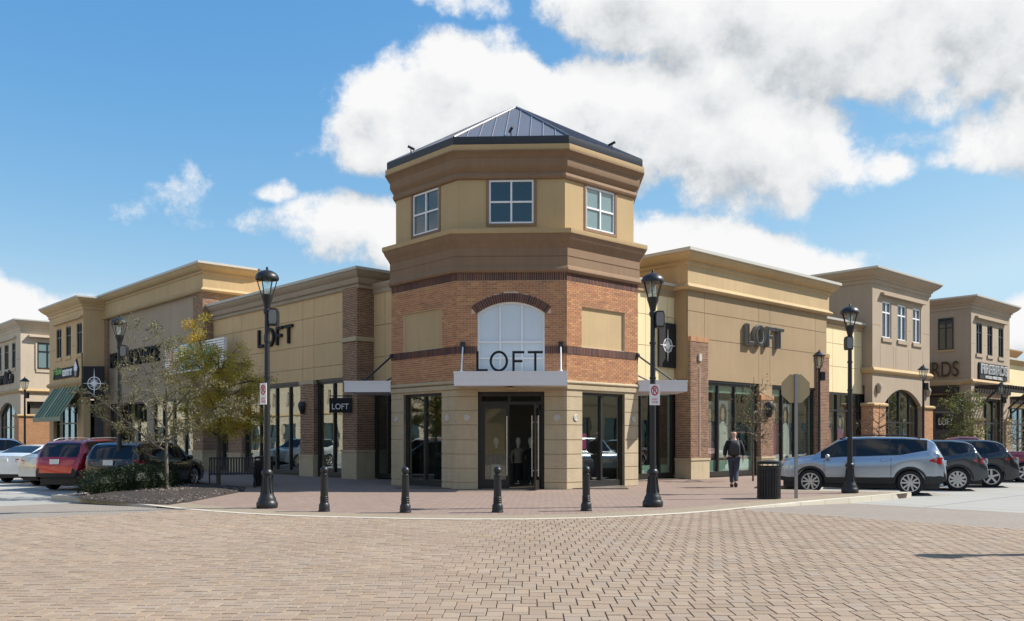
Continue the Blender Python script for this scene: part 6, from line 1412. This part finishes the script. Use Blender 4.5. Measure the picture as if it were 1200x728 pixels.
for i, (px_, d, r_, h) in enumerate(((117, 24.2, .60, .66), (137, 24.6, .64, .70), (158, 24.9, .64, .76), (177, 25.4, .60, .74), (188, 26.2, .62, .78))):
    x, y = at(px_, d); rnd = random.Random(60 + i); t = thing('shrub', hedge_l[i], 'shrub', (x, y, .05), 'evergreen hedge shrubs')
    b = MB(); b.lathe([(.0, 0), (r_ * .62, .05), (r_ * .72, h * .45), (r_ * .5, h * .72), (.0, h * .8)], 12, (x, y, .05)); b.build('inner_mass', 'leaf_dark', t)
    for k in range(5): q = MB(); a = k * 1.256; q.tube([(x, y, .03), (x + .2 * math.cos(a), y + .2 * math.sin(a), .3)], [.02, .012], 5); q.build('stem', 'bark', t)
    cr = MB()
    for k in range(2600):
        a = rnd.random() * 6.283; f = rnd.random(); zz = .06 + h * rnd.random() ** .8; rad = r_ * (1 - .55 * max(0, (zz / h - .35)) ** 2) * rnd.uniform(.72, 1.06) * (1 + .10 * math.sin(3 * a + i) + .06 * math.sin(7 * a))
        if zz > h * .8: rad *= rnd.random() ** .5
        p = Vector((x + rad * math.cos(a), y + rad * math.sin(a), zz)); d_ = Vector((math.cos(a) + rnd.gauss(0, .7), math.sin(a) + rnd.gauss(0, .7), rnd.gauss(.5, .6))).normalized(); s_ = d_.cross(Vector((rnd.gauss(0, 1), rnd.gauss(0, 1), rnd.gauss(0, 1)))).normalized(); L_ = rnd.uniform(.035, .08)
        cr.add([p, p + d_ * L_ * .5 + s_ * L_ * .22, p + d_ * L_, p + d_ * L_ * .5 - s_ * L_ * .22], [(0, 1, 2, 3)])
    cr.build('foliage', 'leaf_dark', t, fix=False)

# ------------------------------------------------------------------ the man walking away
def skin_mesh(name, joints, edges, m_, parent, subd=2):
    me = bpy.data.meshes.new(name); off = parent.location if parent else Vector((0, 0, 0))
    me.from_pydata([j[0] for j in joints], edges, []); o = bpy.data.objects.new(name, me); SC.collection.objects.link(o)
    md = o.modifiers.new('s', 'SKIN'); md.use_smooth_shade = True
    for i, j in enumerate(joints): me.skin_vertices[0].data[i].radius = j[1]; me.skin_vertices[0].data[i].use_root = (i == 0)
    sb = o.modifiers.new('u', 'SUBSURF'); sb.levels = subd; sb.render_levels = subd
    dg = bpy.context.evaluated_depsgraph_get(); ev = bpy.data.meshes.new_from_object(o.evaluated_get(dg)); ev.materials.clear(); ev.materials.append(M[m_])
    bpy.data.objects.remove(o); q = bpy.data.objects.new(name, ev); SC.collection.objects.link(q); q.parent = parent; ev.polygons.foreach_set('use_smooth', [True] * len(ev.polygons)); return q
pxy = gp(860, 571.2); man = thing('person', 'person in dark jacket and jeans walking away along the sunlit sidewalk', 'person', (pxy[0], pxy[1], 0))
# local: x right, y forward (away), z up; height 1.8
J = [((0, 0, .96), (.15, .10)), ((0, .01, 1.15), (.15, .105)), ((0, .02, 1.33), (.175, .115)), ((0, .02, 1.43), (.10, .085)), ((0, .03, 1.51), (.055, .055)), ((0, .045, 1.57), (.068, .08)), ((0, .05, 1.655), (.086, .105)), ((0, .05, 1.725), (.072, .088)),
     ((-.185, .02, 1.40), (.05, .05)), ((-.26, .0, 1.18), (.05, .05)), ((-.27, .06, .95), (.038, .038)), ((-.265, .09, .88), (.022, .04)),
     ((.185, .02, 1.40), (.05, .05)), ((.27, -.04, 1.18), (.05, .05)), ((.28, -.02, .95), (.038, .038)), ((.275, .0, .88), (.022, .04)),
     ((-.085, .0, .88), (.095, .10)), ((-.07, .10, .50), (.062, .065)), ((-.06, .02, .12), (.045, .045)), ((-.06, .03, .05), (.04, .045)), ((-.065, .17, .035), (.04, .03)),
     ((.085, .0, .88), (.095, .10)), ((.075, .02, .50), (.062, .065)), ((.06, -.20, .17), (.045, .045)), ((.06, -.22, .10), (.04, .045)), ((.06, -.12, .03), (.04, .03))]
E_ = [(0, 1), (1, 2), (2, 3), (3, 4), (4, 5), (5, 6), (6, 7), (3, 8), (8, 9), (9, 10), (10, 11), (3, 12), (12, 13), (13, 14), (14, 15), (0, 16), (16, 17), (17, 18), (18, 19), (19, 20), (0, 21), (21, 22), (22, 23), (23, 24), (24, 25)]
# fingers: five short chains from each palm
for hnd, bx_ in ((11, -1), (15, 1)):
    p = J[hnd][0]
    for k, (dy, l) in enumerate(((.030, .072), (.010, .082), (-.010, .076), (-.028, .06))):
        a = len(J); J.append(((p[0], p[1] + dy, p[2] - .045), (.010, .010))); J.append(((p[0] + bx_ * .004, p[1] + dy + .004, p[2] - .045 - l * .55), (.009, .009))); J.append(((p[0] - bx_ * .012, p[1] + dy + .008, p[2] - .045 - l), (.008, .008))); E_ += [(hnd, a), (a, a + 1), (a + 1, a + 2)]
    a = len(J); J.append(((p[0] - bx_ * .012, p[1] + .048, p[2] - .005), (.011, .011))); J.append(((p[0] - bx_ * .018, p[1] + .062, p[2] - .045), (.009, .009))); E_ += [(hnd, a), (a, a + 1)]
k_ = 1.03
J = [((x * k_, y * k_, z * k_), (a * k_, b_ * k_)) for (x, y, z), (a, b_) in J]
body = skin_mesh('body', J, E_, 'skin', man)
def grow(ids, g_, shift=()): return [(J[i][0], (J[i][1][0] + (g_ if i < 8 or i > 15 else g_ * .55), J[i][1][1] + (g_ if i < 8 or i > 15 else g_ * .55))) for i in ids]
def sub_skin(name, ids, edges, g_, m_, extra={}):
    j = grow(ids, g_); j = [(extra.get(i, j[n][0]), j[n][1]) for n, i in enumerate(ids)]; mp = {i: n for n, i in enumerate(ids)}; return skin_mesh(name, j, [(mp[a], mp[b_]) for a, b_ in edges], m_, man)
jk = sub_skin('jacket', [0, 1, 2, 3, 8, 9, 10, 12, 13, 14], [(0, 1), (1, 2), (2, 3), (3, 8), (8, 9), (9, 10), (3, 12), (12, 13), (13, 14)], .048, 'jacket', {10: (-.285, .05, 1.0), 14: (.295, -.02, 1.0), 0: (0, 0, .90), 3: (0, .015, 1.47)})
tr_ = sub_skin('trousers', [0, 16, 17, 18, 21, 22, 23], [(0, 16), (16, 17), (17, 18), (0, 21), (21, 22), (22, 23)], .022, 'jeans')
for i2, i0, i1 in ((18, 19, 20), (23, 24, 25)): sub_skin('shoe', [i2, i0, i1], [(i2, i0), (i0, i1)], .022, 'shoe', {})
b = MB()
for s in (-1, 1): b.sphere((man.location.x + s * .083, man.location.y + .05, 1.735), .024, 8, 6, (.5, 1, 1.4))
b.build('ears', 'skin', man, smooth=60)
man.rotation_euler = (0, 0, R(-12))
bp_xy = Vector(pxy); bag = thing('backpack', 'black backpack on the back of the walking person', 'bag', (pxy[0], pxy[1], 0)); bag.rotation_euler = (0, 0, R(-12)); X0, Y0 = pxy
b = MB(); vs = []
for z, w_, d_ in ((1.02, .10, .04), (1.05, .15, .10), (1.15, .165, .14), (1.30, .165, .14), (1.40, .15, .12), (1.47, .11, .08), (1.50, .06, .03)):
    for k in range(16):
        a = 2 * math.pi * k / 16; vs.append((X0 + .03 + w_ * max(-1, min(1, 1.25 * math.cos(a))), Y0 - .13 - d_ * .5 + d_ * max(-1, min(1, 1.2 * math.sin(a))) * .8, z))
b.add(vs, [(i * 16 + k, i * 16 + (k + 1) % 16, (i + 1) * 16 + (k + 1) % 16, (i + 1) * 16 + k) for i in range(6) for k in range(16)] + [tuple(range(16)), tuple(range(96, 112))]); b.build('pack', 'bag', bag, smooth=45)
b = MB(); b.box(WD, X0 - .07, X0 + .13, Y0 - .30, Y0 - .25, 1.08, 1.28); b.build('front_pocket', 'bag', bag)
for s in (-1, 1): b = MB(); b.tube([(X0 + .03 + s * .10, Y0 - .12, 1.46), (X0 + s * .13, Y0 + .02, 1.56), (X0 + s * .14, Y0 + .15, 1.40), (X0 + s * .15, Y0 + .08, 1.12), (X0 + .03 + s * .13, Y0 - .12, 1.08)], .018, 6); b.build('strap', 'bag', bag)

# ------------------------------------------------------------------ displays inside the shop windows
def mannequin(label, xy, z, top, bot, faceang=0):
    t = thing('mannequin', label, 'mannequin', (xy[0], xy[1], z)); x, y = xy
    b = MB(); b.lathe([(.0, 1.20), (.05, 1.22), (.045, 1.30), (.075, 1.36), (.085, 1.45), (.06, 1.55), (.0, 1.58)], 12, (x, y, z)); b.build('head', 'plastic_white', t, smooth=60)
    b = MB(); b.lathe([(.0, .68), (.15, .70), (.12, .88), (.16, 1.08), (.19, 1.14), (.10, 1.20), (.0, 1.21)], 14, (x, y, z)); b.build('torso', top, t, smooth=60)
    b = MB(); b.lathe([(.0, .12), (.19, .13), (.17, .45), (.15, .70), (.0, .71)], 14, (x, y, z)); b.build('skirt', bot, t, smooth=60)
    for s in (-1, 1): b = MB(); b.tube([(x + s * .19, y, z + 1.12), (x + s * .24, y - .02, z + .9), (x + s * .21, y - .05, z + .68)], [.045, .038, .025], 7); b.build('arm', top, t, smooth=60)
    b = MB(); b.lathe([(.0, 0), (.2, 0), (.2, .02), (.02, .03), (.02, .14), (.0, .14)], 14, (x, y, z)); b.build('stand', 'steel', t); return t
mannequin('mannequin in white just inside the open entrance', (XC + .12, YC - 1.2), .03, 'interior_light', 'dark_cloth'); mannequin('mannequin in dark top just inside the open entrance', (XC + .55, YC - 1.5), .03, 'dark_cloth', 'dark_cloth'); mannequin('mannequin in pale skirt behind the fixed door leaf', (XC - .55, YC - 2.6), .03, 'dark_cloth', 'shirt_white')
x, y, _ = FL.w(37.6, -19.6, 0); mannequin('mannequin in white shirt in the shaded shop window', (x, y), .05, 'shirt_white', 'jeans')
x, y, _ = FR_.w(46.1, -20.9, 0); mannequin('mannequin in white in the arched shop window', (x, y), .05, 'shirt_white', 'shirt_white')
mat('poster_pink', (.62, .36, .33), .6); mat('poster_rose', (.45, .10, .18), .6); mat('poster_grey', (.30, .29, .31), .6, var=.3); mat('poster_blue', (.10, .30, .52), .6); mat('hair_dark', (.035, .022, .018), .7); mat('poster_magenta', (.45, .03, .17), .5); mat('poster_white', (.72, .66, .62), .6)
def poster(label, F, u0, u1, z0, z1, o, back, dress, side=1):
    t = thing('window_poster', label, 'poster', F.w((u0 + u1) / 2, o, z0)); part(t, 'sheet', back, F, u0, u1, o - .02, o, z0, z1); w_, h = u1 - u0, z1 - z0; c_ = (u0 + u1) / 2 + .06 * w_ * side
    def blob(nm, m_, pts, d): b = MB(); b.plate(F, [(c_ + x * w_ * side, z0 + y * h) for x, y in pts], o, o + d); b.build(nm, m_, t)
    blob('printed_hair', 'hair_dark', [(-.26, .62), (-.28, .80), (-.16, .93), (.06, .95), (.20, .86), (.22, .66), (.12, .58), (-.14, .58)], .002)
    blob('printed_face', 'skin', [(-.13, .74), (-.10, .85), (.02, .88), (.12, .83), (.13, .73), (.06, .66), (-.05, .65)], .004)
    blob('printed_dress', dress, [(-.10, .64), (.10, .64), (.30, .54), (.36, .25), (.30, .02), (-.34, .02), (-.36, .25), (-.28, .52)], .003)
    blob('printed_arm', 'skin', [(.24, .50), (.34, .46), (.42, .22), (.30, .18), (.22, .34)], .005)
    return t
poster('fashion poster with pale dress in the first sunlit window bay', FR_, 29.42, 30.10, .75, 3.05, -20.66, 'poster_grey', 'poster_pink'); poster('fashion poster with white blouse in the first sunlit window bay', FR_, 30.25, 31.25, .75, 3.1, -20.66, 'poster_grey', 'poster_white', -1)
poster('fashion poster with rose dress beyond the narrow sunlit pier', FR_, 34.15, 34.95, .75, 3.1, -20.66, 'poster_pink', 'poster_rose'); poster('fashion poster with white dress behind the stop sign post', FR_, 35.1, 36.05, .75, 3.1, -20.66, 'poster_grey', 'poster_white', -1)
poster('fashion poster with pink outfit under the star plaque', FR_, 24.2, 24.8, .75, 2.9, -21.22, 'poster_grey', 'poster_pink'); poster('fashion poster with rose outfit under the star plaque', FR_, 25.05, 25.95, .75, 2.9, -21.22, 'poster_pink', 'poster_rose', -1)
poster('fashion poster with grey outfit in the cream shop window', FR_, 39.2, 40.1, .8, 2.8, -20.82, 'poster_grey', 'poster_pink'); poster('fashion poster with rose top in the cream shop window', FR_, 40.4, 41.4, .8, 2.8, -20.82, 'poster_grey', 'poster_rose', -1)
poster('blue fashion poster in the arched shop window', FR_, 44.15, 44.85, .4, 3.3, -20.44, 'poster_blue', 'poster_white'); poster('fashion poster with dark outfit in the arched shop window', FR_, 47.0, 47.5, .6, 2.6, -20.44, 'poster_grey', 'poster_blue', -1)
t = thing('window_decal', 'magenta square decal in the sunlit tower window', 'poster', TRf.w(-.7, 3.9, 1.2)); part(t, 'sheet', 'poster_magenta', TRf, -.93, -.58, 3.88, 3.89, 1.22, 1.72)
